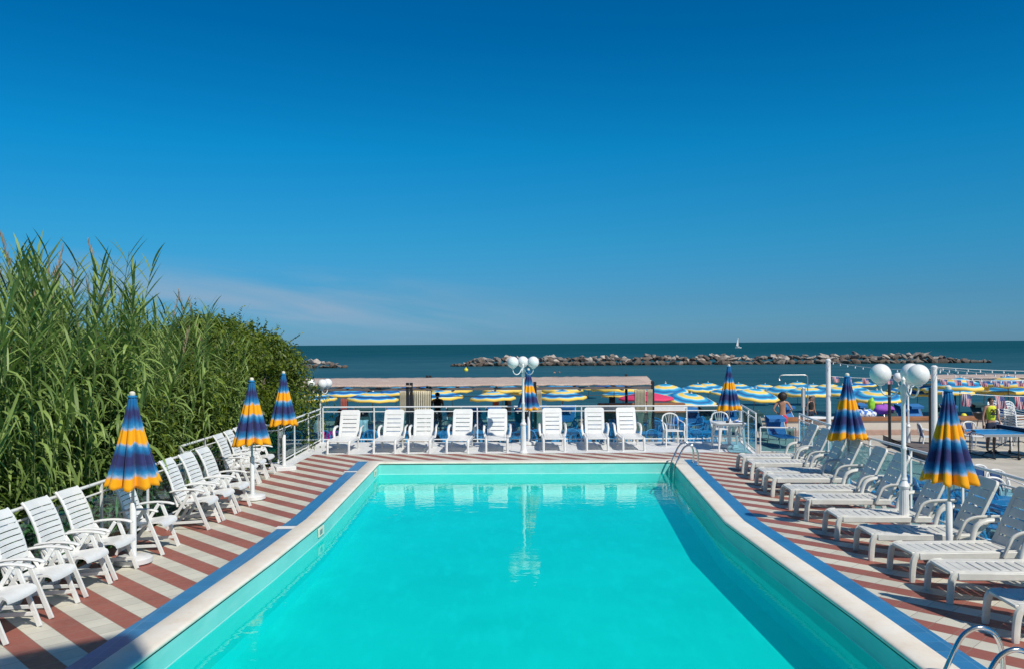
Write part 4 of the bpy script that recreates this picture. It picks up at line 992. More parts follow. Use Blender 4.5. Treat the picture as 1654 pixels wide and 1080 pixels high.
# ------------------------------------------------------------------ table tennis table
def tt_table():
    c = PD(1637, 25.75, T); r = empty('table_tennis_table', c, .02, 'blue table tennis table with net and black legs on the terrace', 'table tennis table')
    m = MB(); m.box(-1.37, -.005, -.76, .76, .735, .76); m.box(.005, 1.37, -.76, .76, .735, .76); m.build('tabletop', 'ttblue', r)
    m = MB()
    for x0, x1 in ((-1.36, -1.34), (1.34, 1.36)): m.box(x0, x1, -.75, .75, .760, .763)
    m.box(-1.34, 1.34, -.75, -.73, .760, .763); m.box(-1.34, 1.34, .73, .75, .760, .763); m.build('line', 'whitecloth', r)
    m = MB(); m.box(-1.37, 1.37, -.775, -.762, .69, .76); m.box(-1.37, 1.37, .762, .775, .69, .76); m.build('frame', 'greymetal', r)
    m = MB(); m.box(-.006, .006, -.90, .90, .775, .90); m.build('net', 'navy', r)
    m = MB(); m.box(-.008, .008, -.90, .90, .90, .912); m.build('net_band', 'whitecloth', r)
    for x in (-1.0, -.25, .25, 1.0):
        for y in (-.62, .62): m = MB(); m.tube([(x, y, .73), (x, y, .03)], .02, 8); m.build('leg', 'black', r)
        m = MB(); m.tube([(x, -.72, .04), (x, .72, .04)], .02, 8); m.build('foot_bar', 'black', r)
    m = MB(); m.tube([(-1.0, 0, .04), (-.25, 0, .45), (.25, 0, .45), (1.0, 0, .04)], .014, 8); m.tube([(-.5, -.62, .10), (.5, -.62, .10)], .016, 8); m.build('brace', 'black', r)
    for x in (-.3, .3):
        for y in (-.72, .72):
            m = MB(); m.xf = Matrix.Translation((x, y, .06)) @ Matrix.Rotation(PI/2, 4, 'Y'); m.lathe([(.06, -.015), (.06, .015)], 14); m.build('wheel', 'black', r)
M['ttblue'] = pm('table_tennis_blue', lin((40, 140, 200)), .4, .06, 3)
tt_table()
q = PD(1549, 25.6, T); person(q, PI/2+.25, 'child reaching over the left end of the table tennis table', 1.16, 'redcloth', 'navy', arms='forward')
r = empty('paddle', Vector((q.x+.42, q.y+.02, T+.80)), .3, 'dark table tennis paddle held by the child at the table', 'paddle')
m = MB(); m.xf = Matrix.Rotation(.5, 4, 'X'); m.lathe([(.075, -.005), (.078, 0), (.075, .005)], 20); m.build('blade', 'black', r); m = MB(); m.bar((-.07, 0, 0), (-.17, 0, .0), .028, .018); m.build('handle', 'wood', r, bevel=.004)
# platform, poles, wall on the right
def poly_block(name, pts, z0, z1, mat, label, cat, bevel=0):
    m = MB(); m.prism(pts, z0, z1); o = m.build(name, mat, bevel=bevel); return tag(o, label, cat)
a, b, c_ = P(1425, 712, T), P(1500, 724.5, T), PD(1520, 27.6, T)
poly_block('wooden_platform', [(a.x, a.y), (PD(1520, 23.6).x, 23.6), (PD(1545, 27).x, 27.2), (PD(1438, 28.6).x, 28.6)], T, T+.22, 'darkwood', 'low dark wooden platform at the foot of the black post', 'platform', .01)
def wall():
    r = empty('low_wall', (10.2, 32.4, T), 0, 'low cream wall with brown wooden capping between terrace and beach', 'wall')
    m = MB(); m.box(0, 22, 0, .35, 0, .50); m.build('masonry', 'concrete', r)
    m = MB(); m.box(-.05, 22, -.06, .42, .50, .63); m.build('capping', 'wood', r, bevel=.01)
    m = MB(); m.box(.0, 22, -.45, -.005, .0, .16); m.build('brick_step', 'brickstep', r, bevel=.008)
M['brickstep'] = pm('brick_step', (.42, .27, .21, 1), .8, .2, 4)
wall()
def counter():
    r = empty('beach_counter', PD(967, 33.0, T), -.01, 'long low counter with white board and brown trims under the pink umbrella', 'counter'); Lc = 3.3
    m = MB(); m.box(0, Lc, 0, .5, 0, .86); m.build('body', 'darkwood', r)
    m = MB(); m.box(-.02, Lc+.02, -.03, -.004, .80, .90); m.build('lower_trim', 'wood', r)
    m = MB(); m.box(-.02, Lc+.02, -.05, .5, .905, 1.08); m.build('board', 'whitecloth', r, bevel=.01)
    m = MB(); m.box(-.02, Lc+.02, -.02, .52, 1.085, 1.17); m.build('upper_trim', 'wood', r)
counter()
def pole(px, d, ytop, rad, mat, label, z0=T, cap=True, name='pole_post'):
    p = PD(px, d, z0); zt = H-(ytop-hy(px))*d/F; r = empty(name, p, 0, label, 'pole')
    m = MB(); m.tube([(0, 0, 0), (0, 0, zt-z0)], rad, 16); m.build('shaft', mat, r)
    m = MB(); m.lathe([(rad*1.9, 0), (rad*1.9, .02), (rad*1.1, .03)], 16); m.build('foot_plate', mat, r)
    if cap: m = MB(); m.lathe([(rad*1.12, zt-z0-.04), (rad*1.15, zt-z0+.01), (rad*.6, zt-z0+.045)], 16); m.build('cap', mat, r)
    return p, zt
POLE_A = pole(1337.5, 27.5, 581, .075, 'paintwhite', 'tall white pole behind the farther right-hand umbrella')
POLE_B = pole(1508.5, 22.2, 592, .072, 'paintwhite', 'tall white pole left of the big folded umbrella, holding string lights')
pole(1436, 26.5, 620, .045, 'black', 'slim black post standing on the dark wooden platform', T+.2, False)
pole(1502, 24.0, 625, .045, 'black', 'slim black post close against the tall white pole', T, False)
def sign_and_shower():
    p = PD(1297, 31.5, T); r = empty('sign_post', p, .9, 'narrow grey signboard on a white post beside the beach shower', 'sign')
    m = MB(); m.tube([(0, 0, 0), (0, 0, 1.75)], .035, 12); m.build('post', 'paintwhite', r)
    m = MB(); m.box(-.18, .18, -.02, .02, 1.10, 1.78); m.build('board', 'greymetal', r, bevel=.008)
    m = MB(); m.sphere((0, 0, 1.80), .05, 12, 8); m.build('knob', 'paintwhite', r)
    d = 27.5; p = PD(1304, d, T); r = empty('beach_shower', p, 0, 'thin metal outdoor shower with a long horizontal arm', 'shower'); zt = H-(605-552)*d/F-T; xl = (1258-1304)/F*d
    m = MB(); m.tube(smooth_path([(0, 0, 0), (0, 0, zt-.3), (0, 0, zt-.08), (-.04, 0, zt-.02), (-.12, 0, zt), (-.4, 0, zt), (xl+.12, 0, zt), (xl+.03, 0, zt-.03), (xl, 0, zt-.10)], 3), .016, 8); m.build('pipe', 'greymetal', r)
    m = MB(); m.lathe([(.016, zt-.11), (.05, zt-.16), (.055, zt-.18)], 14, cx=xl); m.build('shower_head', 'greymetal', r)
sign_and_shower()

# garlands
def catenary(a, b, sag, n=24): return [a.lerp(b, i/n)-Vector((0, 0, sag*4*(i/n)*(1-i/n))) for i in range(n+1)]
def string_lights(a, b, sag, nb, label):
    r = empty('string_lights', a, 0, label, 'string lights', 'strings of bulbs over the terrace'); pts = [p-a for p in catenary(a, b, sag)]
    m = MB(); m.tube(pts, .006, 5); m.build('cable', 'paintwhite', r)
    for i in range(nb):
        t = (i+.5)/nb*24; k = int(t); q = pts[k].lerp(pts[min(k+1, 24)], t-k); m = MB(); m.lathe([(.008, -.01), (.010, -.025), (.019, -.05), (.017, -.07), (.004, -.08)], 8, cap=False)
        m.build('bulb', 'globe', r, loc=q)
topA = Vector((POLE_A[0].x, POLE_A[0].y, POLE_A[1])); topB = Vector((POLE_B[0].x, POLE_B[0].y, POLE_B[1]))
string_lights(topA+Vector((.05, 0, -.03)), topB+Vector((-.06, 0, -.05)), .10, 12, 'string of bulbs running between the two tall white poles')
string_lights(topB+Vector((.06, 0, .0)), PD(1700, 25, 2.8-50*25/F), .03, 10, 'highest string of bulbs running right from the white pole')
string_lights(topB+Vector((.06, 0, -.02)), PD(1700, 19, 2.8-56*19/F), .05, 12, 'middle string of bulbs running right from the white pole')
string_lights(topB+Vector((.06, 0, -.05)), PD(1700, 16.5, 2.8-58*16.5/F), .16, 12, 'lowest sagging string of bulbs right of the white pole')
def bunting(a, b, sag, ts, w_, h_, label):
    r = empty('flag_bunting', a, 0, label, 'flag bunting', 'lines of small striped flags'); pts = [p-a for p in catenary(a, b, sag)]
    m = MB(); m.tube(pts, .006, 5); m.build('cord', 'paintwhite', r)
    for t in ts:
        k = int(t*24); q = pts[k].lerp(pts[min(k+1, 24)], t*24-k); ph = random.uniform(0, 6); sk = random.uniform(.05, .35)*w_
        m = MB(); nx, nz = 8, 8; vs = []
        for i in range(nx+1):
            for j in range(nz+1):
                x = i/nx*w_; z = -j/nz*h_; vs.append((x+sk*(j/nz), .05*math.sin(x*14/w_*.5+ph)*(j/nz), z))
        m.add(vs, [(i*(nz+1)+j, i*(nz+1)+j+1, (i+1)*(nz+1)+j+1, (i+1)*(nz+1)+j) for i in range(nx) for j in range(nz)])
        o = m.build('flag', 'flag', r, loc=q, ang=180)
f = lambda px, py, d: PD(px, d, H-(py-hy(px))*d/F)
bunting(f(1342, 607, 27), f(1432, 610, 27), .02, (.02, .26, .55, .82, .98), .20, .19, 'line of small striped flags by the left white pole')
bunting(f(1514, 611, 25), f(1690, 613, 25), .04, (.02, .15, .26, .38, .50, .60, .72, .84, .95), .20, .17, 'upper line of small striped flags right of the white pole')
bunting(f(1514, 631, 15.5), f(1700, 640, 15.5), .03, (.03, .205, .495, .665), .165, .235, 'lower line of larger striped flags above the table tennis table')

# ------------------------------------------------------------------ pergolas
def pergola(x0, x1, yf, yb, zt, z0, posts, label, curtains=(), name='pergola', rag=.05):
    r = empty(name, (x0, yf, z0), 0, label, 'pergola'); h = zt-z0
    m = MB(); nx = 90; vs = []
    Lx = x1-x0; Ly = yb-yf
    for j in range(10):
        for i in range(nx+1):
            x = Lx*i/nx + (.8*(j/9) if i == nx else 0); y = Ly*j/9; e = random.uniform(-rag, rag) if j in (0, 9) else 0
            vs.append((x, y+e, h+.03*noise.noise(Vector((x*2, y*2, 3)))+.02*random.random()))
    m.add(vs, [(j*(nx+1)+i, j*(nx+1)+i+1, (j+1)*(nx+1)+i+1, (j+1)*(nx+1)+i) for j in range(9) for i in range(nx)], False)
    o = m.build('roof', 'thatch', r, ang=10); o.modifiers.new('t', 'SOLIDIFY').thickness = .05
    m = MB()
    for y in (.06, Ly-.06): m.box(0, Lx, y-.04, y+.04, h-.16, h-.075)
    for i in range(int(Lx/1.4)+1): m.box(i*1.4, i*1.4+.06, .0, Ly, h-.21, h-.165)
    m.build('beam', 'darkwood', r)
    for px in posts:
        for y in (.06, Ly-.06):
            x = (px-827)/F*yf-x0; m = MB(); m.box(x-.05, x+.05, y-.05, y+.05, 0, h+.10); m.build('post', 'black', r, bevel=.006)
    m = MB(); m.tube([(0, .02, h-.36), (Lx, .02, h-.36)], .012, 6); m.build('curtain_wire', 'black', r)
    for px0, px1, full in curtains:
        xa, xb = (px0-827)/F*yf-x0, (px1-827)/F*yf-x0; m = MB(); nxx, nz = 40, 14; vs = []; mid = (xa+xb)/2
        for j in range(nz+1):
            t = j/nz; pin = 1-.55*math.exp(-((t-.55)/.16)**2)*(0 if full else 1)
            for i in range(nxx+1):
                x = mid+(xa-mid+(xb-xa)*i/nxx)*pin; vs.append((x, -.02+.035*math.sin(i*1.25+.6*math.sin(t*4)), h-.17-(h-.25)*t))
        m.add(vs, [(j*(nxx+1)+i, j*(nxx+1)+i+1, (j+1)*(nxx+1)+i+1, (j+1)*(nxx+1)+i) for j in range(nz) for i in range(nxx)])
        o = m.build('curtain', 'curtain', r, ang=180); o.modifiers.new('t', 'SOLIDIFY').thickness = .004
pergola(-9.0, 4.66, 28.0, 34.6, 1.46, T, (657.5, 663.5, 856.5, 863.5, 1054), 'long flat reed-roofed pergola with black posts behind the far railing',
        [(667, 695, True), (601+44, 655, False), (866, 874, True), (1024, 1042, False), (1044, 1053, False)])
pergola(PD(1497, 56).x, 44, 56, 62, H-60*56/F, -2.35, (1618, 1760), 'reed-roofed pergola at the right edge beyond the wall')

# ------------------------------------------------------------------ beach umbrellas, deck chairs and other things on the beach
def make_parasol(mat):
    r = empty('beach_umbrella', cat='umbrella'); m = MB(); ns = 8; R = 1.27; rings = 7; vs = [(0, 0, 2.38)]; sub = 4; nn = ns*sub
    for i in range(1, rings+1):
        t = i/rings
        for j in range(nn):
            a = 2*PI*j/nn; e = (j % sub)/sub; sag = math.sin(e*PI); rr = R*t*(1-.045*sag*t); vs.append((rr*math.cos(a), rr*math.sin(a), 2.38-.40*t**1.25-.03*sag*t))
    fs = [(0, 1+j, 1+(j+1) % nn) for j in range(nn)]+[(1+(i-1)*nn+j, 1+i*nn+j, 1+i*nn+(j+1) % nn, 1+(i-1)*nn+(j+1) % nn) for i in range(1, rings) for j in range(nn)]
    o = len(vs); last = 1+(rings-1)*nn
    for j in range(nn):
        x, y, z = vs[last+j]; e = (j % sub)/sub; vs.append((x*1.02, y*1.02, z-.145+.035*abs(math.cos(e*PI))))
    fs += [(last+j, o+j, o+(j+1) % nn, last+(j+1) % nn) for j in range(nn)]
    m.add(vs, fs); c = m.build('canopy', mat, r, ang=60); c.modifiers.new('t', 'SOLIDIFY').thickness = .006
    m = MB(); m.tube([(0, 0, 0), (0, 0, 2.42)], .022, 8); m.sphere((0, 0, 2.44), .04, 10, 6); m.build('pole', 'darkwood', r)
    for k in range(8):
        a = 2*PI*k/8; m = MB(); m.tube([(0, 0, 2.30), (R*.97*math.cos(a), R*.97*math.sin(a), 1.965)], .008, 5); m.build('rib', 'greymetal', r)
    m = MB(); m.lathe([(.06, 2.40), (.03, 2.45), (.012, 2.50)], 10); m.build('finial', 'cream', r)
    return r
par = Proto(make_parasol('opencanopy')); parn = Proto(make_parasol('opencanopy_navy')); parp = Proto(make_parasol('pinkcanopy'))
def gz(d):
    pts = [(33.6, -.8), (38, -.95), (46, -1.85), (57, -2.35), (66, -2.8)]
    for (a, za), (b, zb) in zip(pts, pts[1:]):
        if a <= d <= b: return za+(zb-za)*(d-a)/(b-a)
    return -.8 if d < 33.6 else -2.8
UM = [  # px centre, photo y of the rim, width in px, tilt to camera, palette, label
 (508, 645, 70, 0, 1, 'beach umbrella at the left end, behind the left globe lamp'),
 (561, 637, 66, 0, 1, 'beach umbrella high behind the first far lounger, in the back row'),
 (600, 644, 78, 2, 1, 'wide tilted beach umbrella just right of the left globe lamp'),
 (640, 635, 60, 0, 1, 'beach umbrella partly behind the twin black pergola posts'),
 (712, 642, 72, 0, 1, 'beach umbrella whose left half hides behind the beige curtain'),
 (731, 630, 66, 0, 0, 'beach umbrella in the back row right of the beige curtain'),
 (797, 643, 72, 0, 1, 'front-row beach umbrella just left of the centre lamp'),
 (812, 630, 62, 0, 1, 'back-row beach umbrella just left of the centre lamp'),
 (909, 641, 74, 0, 1, 'front-row beach umbrella just right of the centre lamp'),
 (908, 629, 66, 0, 1, 'back-row beach umbrella just right of the centre lamp'),
 (990, 629, 70, 0, 1, 'back-row beach umbrella left of the pink one, under the roof edge'),
 (1006, 638, 66, 0, 0, 'beach umbrella overlapped by the pink umbrella on its right'),
 (1074, 632, 70, 6, 0, 'beach umbrella just right of the pergola roof end, half hidden'),
 (1107, 644, 78, 12, 0, 'wide beach umbrella right of the pink one, tilted to show its rings'),
 (1143, 626, 48, 4, 0, 'small beach umbrella between two larger ones, left of the far right folded umbrella'),
 (1172, 634, 54, 6, 0, 'beach umbrella behind the far right folded umbrella'),
 (1212, 638, 72, 10, 0, 'wide beach umbrella just right of the far right folded umbrella'),
 (1233, 627, 46, 5, 0, 'small back-row beach umbrella right of the wide tilted one'),
 (1267, 631, 62, 6, 0, 'beach umbrella left of the grey signboard, above the round-haired person'),
 (1303, 635, 68, 2, 0, 'low flat beach umbrella behind the grey signboard'),
 (1311, 627, 46, 4, 0, 'small back-row beach umbrella right of the grey signboard'),
 (1358, 633, 64, 5, 0, 'beach umbrella between the left white pole and the folded umbrella tip'),
 (1413, 640, 78, 9, 0, 'wide beach umbrella below the left globe of the near lamp'),
 (1392, 621, 42, 2, 1, 'small distant beach umbrella above the wide one near the lamp'),
 (1457, 632, 50, 4, 1, 'beach umbrella behind the globes of the near lamp'),
 (1480, 634, 56, 3, 1, 'beach umbrella right behind the near lamp, left of the white pole'),
 (1530, 632, 70, 3, 0, 'beach umbrella behind the tip of the big folded umbrella'),
 (1548, 624, 78, 3, 0, 'back-row beach umbrella under the upper flag line, left part'),
 (1622, 631, 76, 0, 0, 'beach umbrella behind the dark pergola post at right'),
 (1628, 622, 80, 0, 1, 'back-row beach umbrella under the upper flag line, near the edge'),
 (1124, 629, 52, 3, 0, 'small beach umbrella peeping out above the wide tilted one right of the pink umbrella'),
 (1192, 626, 46, 3, 0, 'small back-row beach umbrella just right of the far right folded umbrella tip'),
 (1288, 624, 46, 3, 0, 'small back-row beach umbrella just left of the grey signboard top'),
 (1338, 628, 52, 4, 0, 'beach umbrella directly behind the left tall white pole'),
 (1375, 630, 54, 3, 0, 'beach umbrella behind the farther right-hand folded umbrella'),
 (1506, 628, 58, 2, 0, 'beach umbrella directly behind the right tall white pole'),
 (1588, 630, 60, 1, 0, 'beach umbrella above the boy, left of the dark post'),
 (950, 628, 40, 0, 1, 'small distant beach umbrella between the two rows right of the centre lamp'),
 (857, 632, 60, 0, 1, 'beach umbrella hidden behind the folded centre umbrella'),
 (668, 628, 50, 0, 1, 'small back-row beach umbrella behind the beige curtain top')]
UPOS = []
for px, yr, wd, tl_, pal, lab in UM:
    wd *= 1.06; d = 2.54*F/wd; z_rim = H-(yr-hy(px))*d/F; zb = z_rim-1.92
    g = gz(d) if d > 33.6 else T; tt = math.radians(tl_); h_need = z_rim-g
    pr = parn if pal else par
    o = pr.place(PD(px, d, g), random.uniform(0, .7), lab, 'striped open umbrellas on the beach', tilt=(tt+random.uniform(-.02, .02), random.uniform(-.05, .05)))
    o.scale = (1, 1, max(.6, h_need/1.92)); UPOS.append((px, d, g))
o = parp.place(PD(1043, 38.5, gz(38.5)), .2, 'pink open umbrella with white trim above the long counter'); z_rim = H-(643-hy(1043))*38.5/F; o.scale = (1, 1, (z_rim-gz(38.5))/1.92)

def make_deckchair(fab):
    r = empty('deck_chair', cat='deck chair'); W = .30     # local: facing -y
    m = MB()
    m.prism([(-W, -.95), (W, -.95), (W, .25), (-W, .25)], .36, .375); m.build('sling', fab, r, bevel=.004)
    m = MB(); m.xf = Matrix.Translation((0, .25, .37)) @ Matrix.Rotation(math.radians(58), 4, 'X'); m.box(-W, W, 0, .72, -.008, .008); m.build('backrest', fab, r, bevel=.004)
    m = MB(); m.xf = Matrix.Translation((0, .60, .98)) @ Matrix.Rotation(math.radians(12), 4, 'X'); m.box(-W, W, -.42, .02, -.01, .01); m.box(-W, W, -.425, -.41, -.10, .01); m.build('sun_shade', fab, r, bevel=.004)
    for s in (-1, 1):
        m = MB(); m.tube([(s*(W+.02), -.95, .365), (s*(W+.02), .25, .365), (s*(W+.02), .63, .985)], .015, 7); m.build('frame', 'greymetal', r)
        m = MB(); m.tube([(s*(W+.02), -.75, .365), (s*(W+.02), -.90, 0)], .013, 7); m.build('leg', 'greymetal', r)
        m = MB(); m.tube([(s*(W+.02), .20, .365), (s*(W+.02), .38, 0)], .013, 7); m.build('leg', 'greymetal', r)
    return r
dcb = Proto(make_deckchair('blueshade')); dct = Proto(make_deckchair('tealshade'))
DC = [(1147, 33.6, 1, .1, 'dark deck chair with raised back behind the far railing, left of the folded umbrella'), (1223, 31.0, 1, .15, 'dark blue deck chair with white arms right of the far right folded umbrella'), (1259, 28.8, 0, .05, 'blue-shaded deck chair standing in front of the round-haired person'),
      (1283, 37, 0, .6, 'blue deck chair just left of the white sign post'), (1402, 38, 0, .5, 'blue deck chair with clothes on it, right of the folded umbrella'), (1442, 38.5, 1, -.2, 'dark green deck chair behind the slim black post'),
      (1468, 37, 0, .3, 'blue deck chair just right of the slim black post'), (1487, 36.5, 0, .2, 'blue deck chair directly left of the tall white pole'), (1545, 36.5, 0, .4, 'blue deck chair behind the big folded umbrella, by the ball'),
      (1528, 38, 1, .1, 'dark deck chair in shade beside the tall white pole'), (878, 38, 0, .3, 'blue deck chair above the railing just right of the centre lamp'), (915, 38, 0, -.2, 'blue deck chair between the centre lamp and the counter'),
      (640, 36.5, 0, .4, 'blue deck chair above the second far lounger'), (735, 36.5, 1, .2, 'dark deck chair above the fourth far lounger'), (800, 36.5, 0, .2, 'blue deck chair above the railing left of the centre lamp'),
      (590, 36.8, 1, .5, 'dark deck chair above the railing left of the second lounger'), (560, 34.8, 0, .2, 'blue deck chair behind the magenta towel and the seated person'), (672, 35.0, 0, -.1, 'blue deck chair behind the beige curtains'), (768, 34.8, 0, .3, 'blue deck chair behind the gap right of the fourth lounger'), (845, 35.0, 0, .1, 'blue deck chair straight behind the centre lamp'), (1120, 34.6, 0, -.2, 'blue deck chair left of the dark one near the far right folded umbrella'), (1185, 33.0, 0, .2, 'blue deck chair behind the far right folded umbrella'),
      (1625, 37, 0, -.2, 'blue deck chair behind the stacked white armchairs'), (1590, 37.5, 1, .2, 'dark deck chair between the lower flags')]
for px, d, kd, rz, lab in DC:
    (dct if kd else dcb).place(PD(px, d, gz(d) if d > 33.6 else T), rz, lab, 'blue and dark deck chairs on the beach', sc=1.0)

def cloth(name, loc, w_, h_, mat, label, cat='towel', rz=0, depth=.25):
    m = MB(); n_ = 10; vs = []; ph = random.uniform(0, 6)
    for i in range(n_+1):
        for j in range(n_+1):
            u, v = i/n_, j/n_
            # drapes over an edge: half on top, half hanging
            y = -depth*min(1, v*2)+0; z = -h_*max(0, v*2-1); vs.append(((u-.5)*w_, y+.015*math.sin(u*16+ph), z+.015*math.sin(u*9+v*5+ph)))
    m.add(vs, [(i*(n_+1)+j, i*(n_+1)+j+1, (i+1)*(n_+1)+j+1, (i+1)*(n_+1)+j) for i in range(n_) for j in range(n_)])
    o = m.build(name, mat, loc=loc, ang=180); o.rotation_euler = (0, 0, rz); o.modifiers.new('t', 'SOLIDIFY').thickness = .008; return tag(o, label, cat)
def bundle(name, loc, r, sc, mat, label, cat, seed=0):
    m = MB(); m.sphere((0, 0, r*sc[2]*.8), r, 20, 14, sc)
    for i, v in enumerate(m.v): m.v[i] = v+Vector(v).normalized()*(.22*r*noise.noise(v*(2.2/r)+Vector((seed, 0, 0))))
    o = m.build(name, mat, loc=loc, ang=180); return tag(o, label, cat)
cloth('towel', PD(530, 27.1, T+.78), .62, .34, 'pinkcloth', 'bright magenta towel hanging over a blue table at the left', depth=.4)
p = PD(587, 27.2, T); 
cloth('towel', PD(587, 28.0, T+1.05), .32, .40, 'whitecloth', 'pale lilac shirt hanging between the first two far loungers', 'shirt')
bundle('beach_bag', PD(1367, 32.6, T+.63), .28, (1.1, .7, .9), 'patterned', 'pink and white patterned beach bag on the low wall', 'bag', 3)
cloth('towel', PD(1325, 32.62, T+.66), 1.5, .08, 'whitecloth', 'long white towel laid along the wooden wall capping', depth=.4)
bundle('towel_heap', PD(1427, 38, gz(38)+.55), .32, (1.5, .8, .7), 'purplecloth', 'purple towel heaped on a deck chair near the black post', 'towel', 5)
bundle('inflatable_toy', PD(1407, 37.5, gz(38)+.75), .20, (.75, .6, 1.5), 'greencloth', 'upright lime green beach toy beside the purple towel', 'beach toy', 6)
bundle('clothes_heap', PD(1395, 37.2, gz(38)+.42), .36, (1.5, .7, .6), 'patternedblue', 'heap of blue and white clothes on a deck chair', 'clothes', 7)
m = MB(); m.sphere((0, 0, .12), .12, 18, 12); tag(m.build('beach_ball', 'yellow', loc=PD(1556, 35.8, gz(36)+.42), ang=180), 'small yellow ball on a deck chair behind the big folded umbrella', 'ball')
bundle('beach_bag', PD(1093, 29.5, T+.74), .16, (1.4, .9, .8), 'cyanbag', 'bright blue bag by the folded umbrella at the far right', 'bag', 9)
for px, mat, lab in ((800, 'terracotta', 'red and yellow towel hanging below the umbrella left of the lamp'), (820, 'blackcloth', 'black towel hanging below the umbrella beside the centre lamp'), (988, 'blackcloth', 'dark towels hanging below the umbrella left of the pink one'), (1310, 'darkwood', 'brown bag and towels hanging from the umbrella behind the sign'), (555, 'terracotta', 'reddish towel hanging from the umbrella above the first far lounger')):
    d = 47; cloth('towel', PD(px, d, gz(d)+1.75), .34, .95, mat, lab, depth=.06)
def bin_box():
    p = PD(1585, 31, T); r = empty('black_barbecue', p, .2, 'black kettle barbecue on legs between the first two lower flags', 'barbecue')
    m = MB(); m.lathe([(.05, .62), (.20, .68), (.28, .80), (.30, .90), (.27, .90), (.18, .72)], 22); m.build('bowl', 'black', r)
    for k in range(3):
        a = k*2.09; m = MB(); m.tube([(.12*math.cos(a), .12*math.sin(a), .66), (.24*math.cos(a), .24*math.sin(a), 0)], .014, 7); m.build('leg', 'black', r)
bin_box()

# ------------------------------------------------------------------ breakwaters, sailing boat, buoy
rocks = []
def rock_proto(seed, mat):
    bm = bmesh.new(); rnd = random.Random(seed)
    pts = [Vector((rnd.gauss(0, 1), rnd.gauss(0, 1), rnd.gauss(0, 1))).normalized() for _ in range(15)]
    pts = [Vector((p.x*rnd.uniform(.8, 1.15), p.y*rnd.uniform(.7, 1.1), p.z*rnd.uniform(.6, .95))) for p in pts]
    vs = [bm.verts.new(p) for p in pts]; g = bmesh.ops.convex_hull(bm, input=vs)
    for e in g['geom_interior']+g['geom_unused']:
        if isinstance(e, bmesh.types.BMVert) and e.is_valid: bm.verts.remove(e)
    bmesh.ops.bevel(bm, geom=list(bm.edges), offset=.05, segments=1, affect='EDGES', profile=.5)
    bmesh.ops.recalc_face_normals(bm, faces=bm.faces)
    me = bpy.data.meshes.new('boulder'); bm.to_mesh(me); bm.free(); me.materials.append(M[mat]); return me
RM = {k: [rock_proto(i+j*10, k) for i in range(4)] for j, k in enumerate(('rock_pale', 'rock_grey', 'rock_brown'))}
rl = {'rock_pale': 'pale', 'rock_grey': 'grey', 'rock_brown': 'dark brown'}
def boulder(px, d, z, s, kind, where, grp):
    me = random.choice(RM[kind]); o = bpy.data.objects.new('boulder', me); C.objects.link(o); o.location = PD(px, d, z)
    o.rotation_euler = (random.uniform(-.5, .5), random.uniform(-.5, .5), random.uniform(0, 6.3)); o.scale = (s*random.uniform(.95, 1.4), s*random.uniform(.8, 1.2), s*random.uniform(.65, .95))
    spot = ''
    if px > 600:
        for lim, t_ in ((790, 'near its left tip'), (872, 'behind the centre lamp globes'), (980, 'just right of the centre lamp'), (1130, 'above the pergola roof end'), (1230, 'beneath the sailing boat'), (1336, 'left of the left white pole'), (1420, 'right of the left white pole'), (1510, 'behind the near lamp globes'), (9999, 'near its right tip')):
            if px < lim: spot = ', '+t_; break
    tag(o, f'{rl[kind]} boulder {where}{spot}', 'boulder', grp)
px = 731.
D0 = 207.
while px < 1598:
    edge = min(1, (px-726)/50., (1604-px)/110.)
    hgt = 2.5*max(.15, edge)*(1+.25*noise.noise(Vector((px*.03, 0, 0))))
    s = random.uniform(.70, 1.30)*(.6+.4*edge)
    kinds = ['rock_pale']*(4 if px < 1330 else 2)+['rock_grey']*4+['rock_brown']*(3 if px < 1330 else 5)
    boulder(px, D0+random.uniform(-1, 1), SEA+.30*s, s*1.05, random.choice(['rock_brown', 'rock_grey', 'rock_brown']), 'at the waterline of the long breakwater', 'waterline boulders of the long breakwater')
    if hgt > .9: boulder(px+random.uniform(-2, 2), D0+1.5+random.uniform(-1, 1), SEA+hgt*.62-.15, s, random.choice(kinds), 'on top of the long breakwater', 'top boulders of the long breakwater')
    if hgt > 1.7 and random.random() < .33: boulder(px+random.uniform(-2, 2), D0+2, SEA+hgt*.9-.3, s*.85, random.choice(['rock_pale', 'rock_grey']), 'highest on the long breakwater', 'highest boulders of the long breakwater')
    px += s*1.45*F/D0*.72
px = 492.
while px < 557:
    e = max(.12, min(1, (560-px)/42)); s = random.uniform(.9, 1.4)*(.55+.45*e)
    boulder(px, 200, SEA+.3*s, s, random.choice(['rock_brown', 'rock_grey']), 'at the waterline of the short left breakwater', 'boulders of the left breakwater')
    if e > .4: boulder(px+1, 201.5, SEA+2.3*e*.6, s*.95, random.choice(['rock_grey', 'rock_pale', 'rock_brown']), 'on top of the short left breakwater', 'boulders of the left breakwater')
    px += s*1.5*F/200*.8
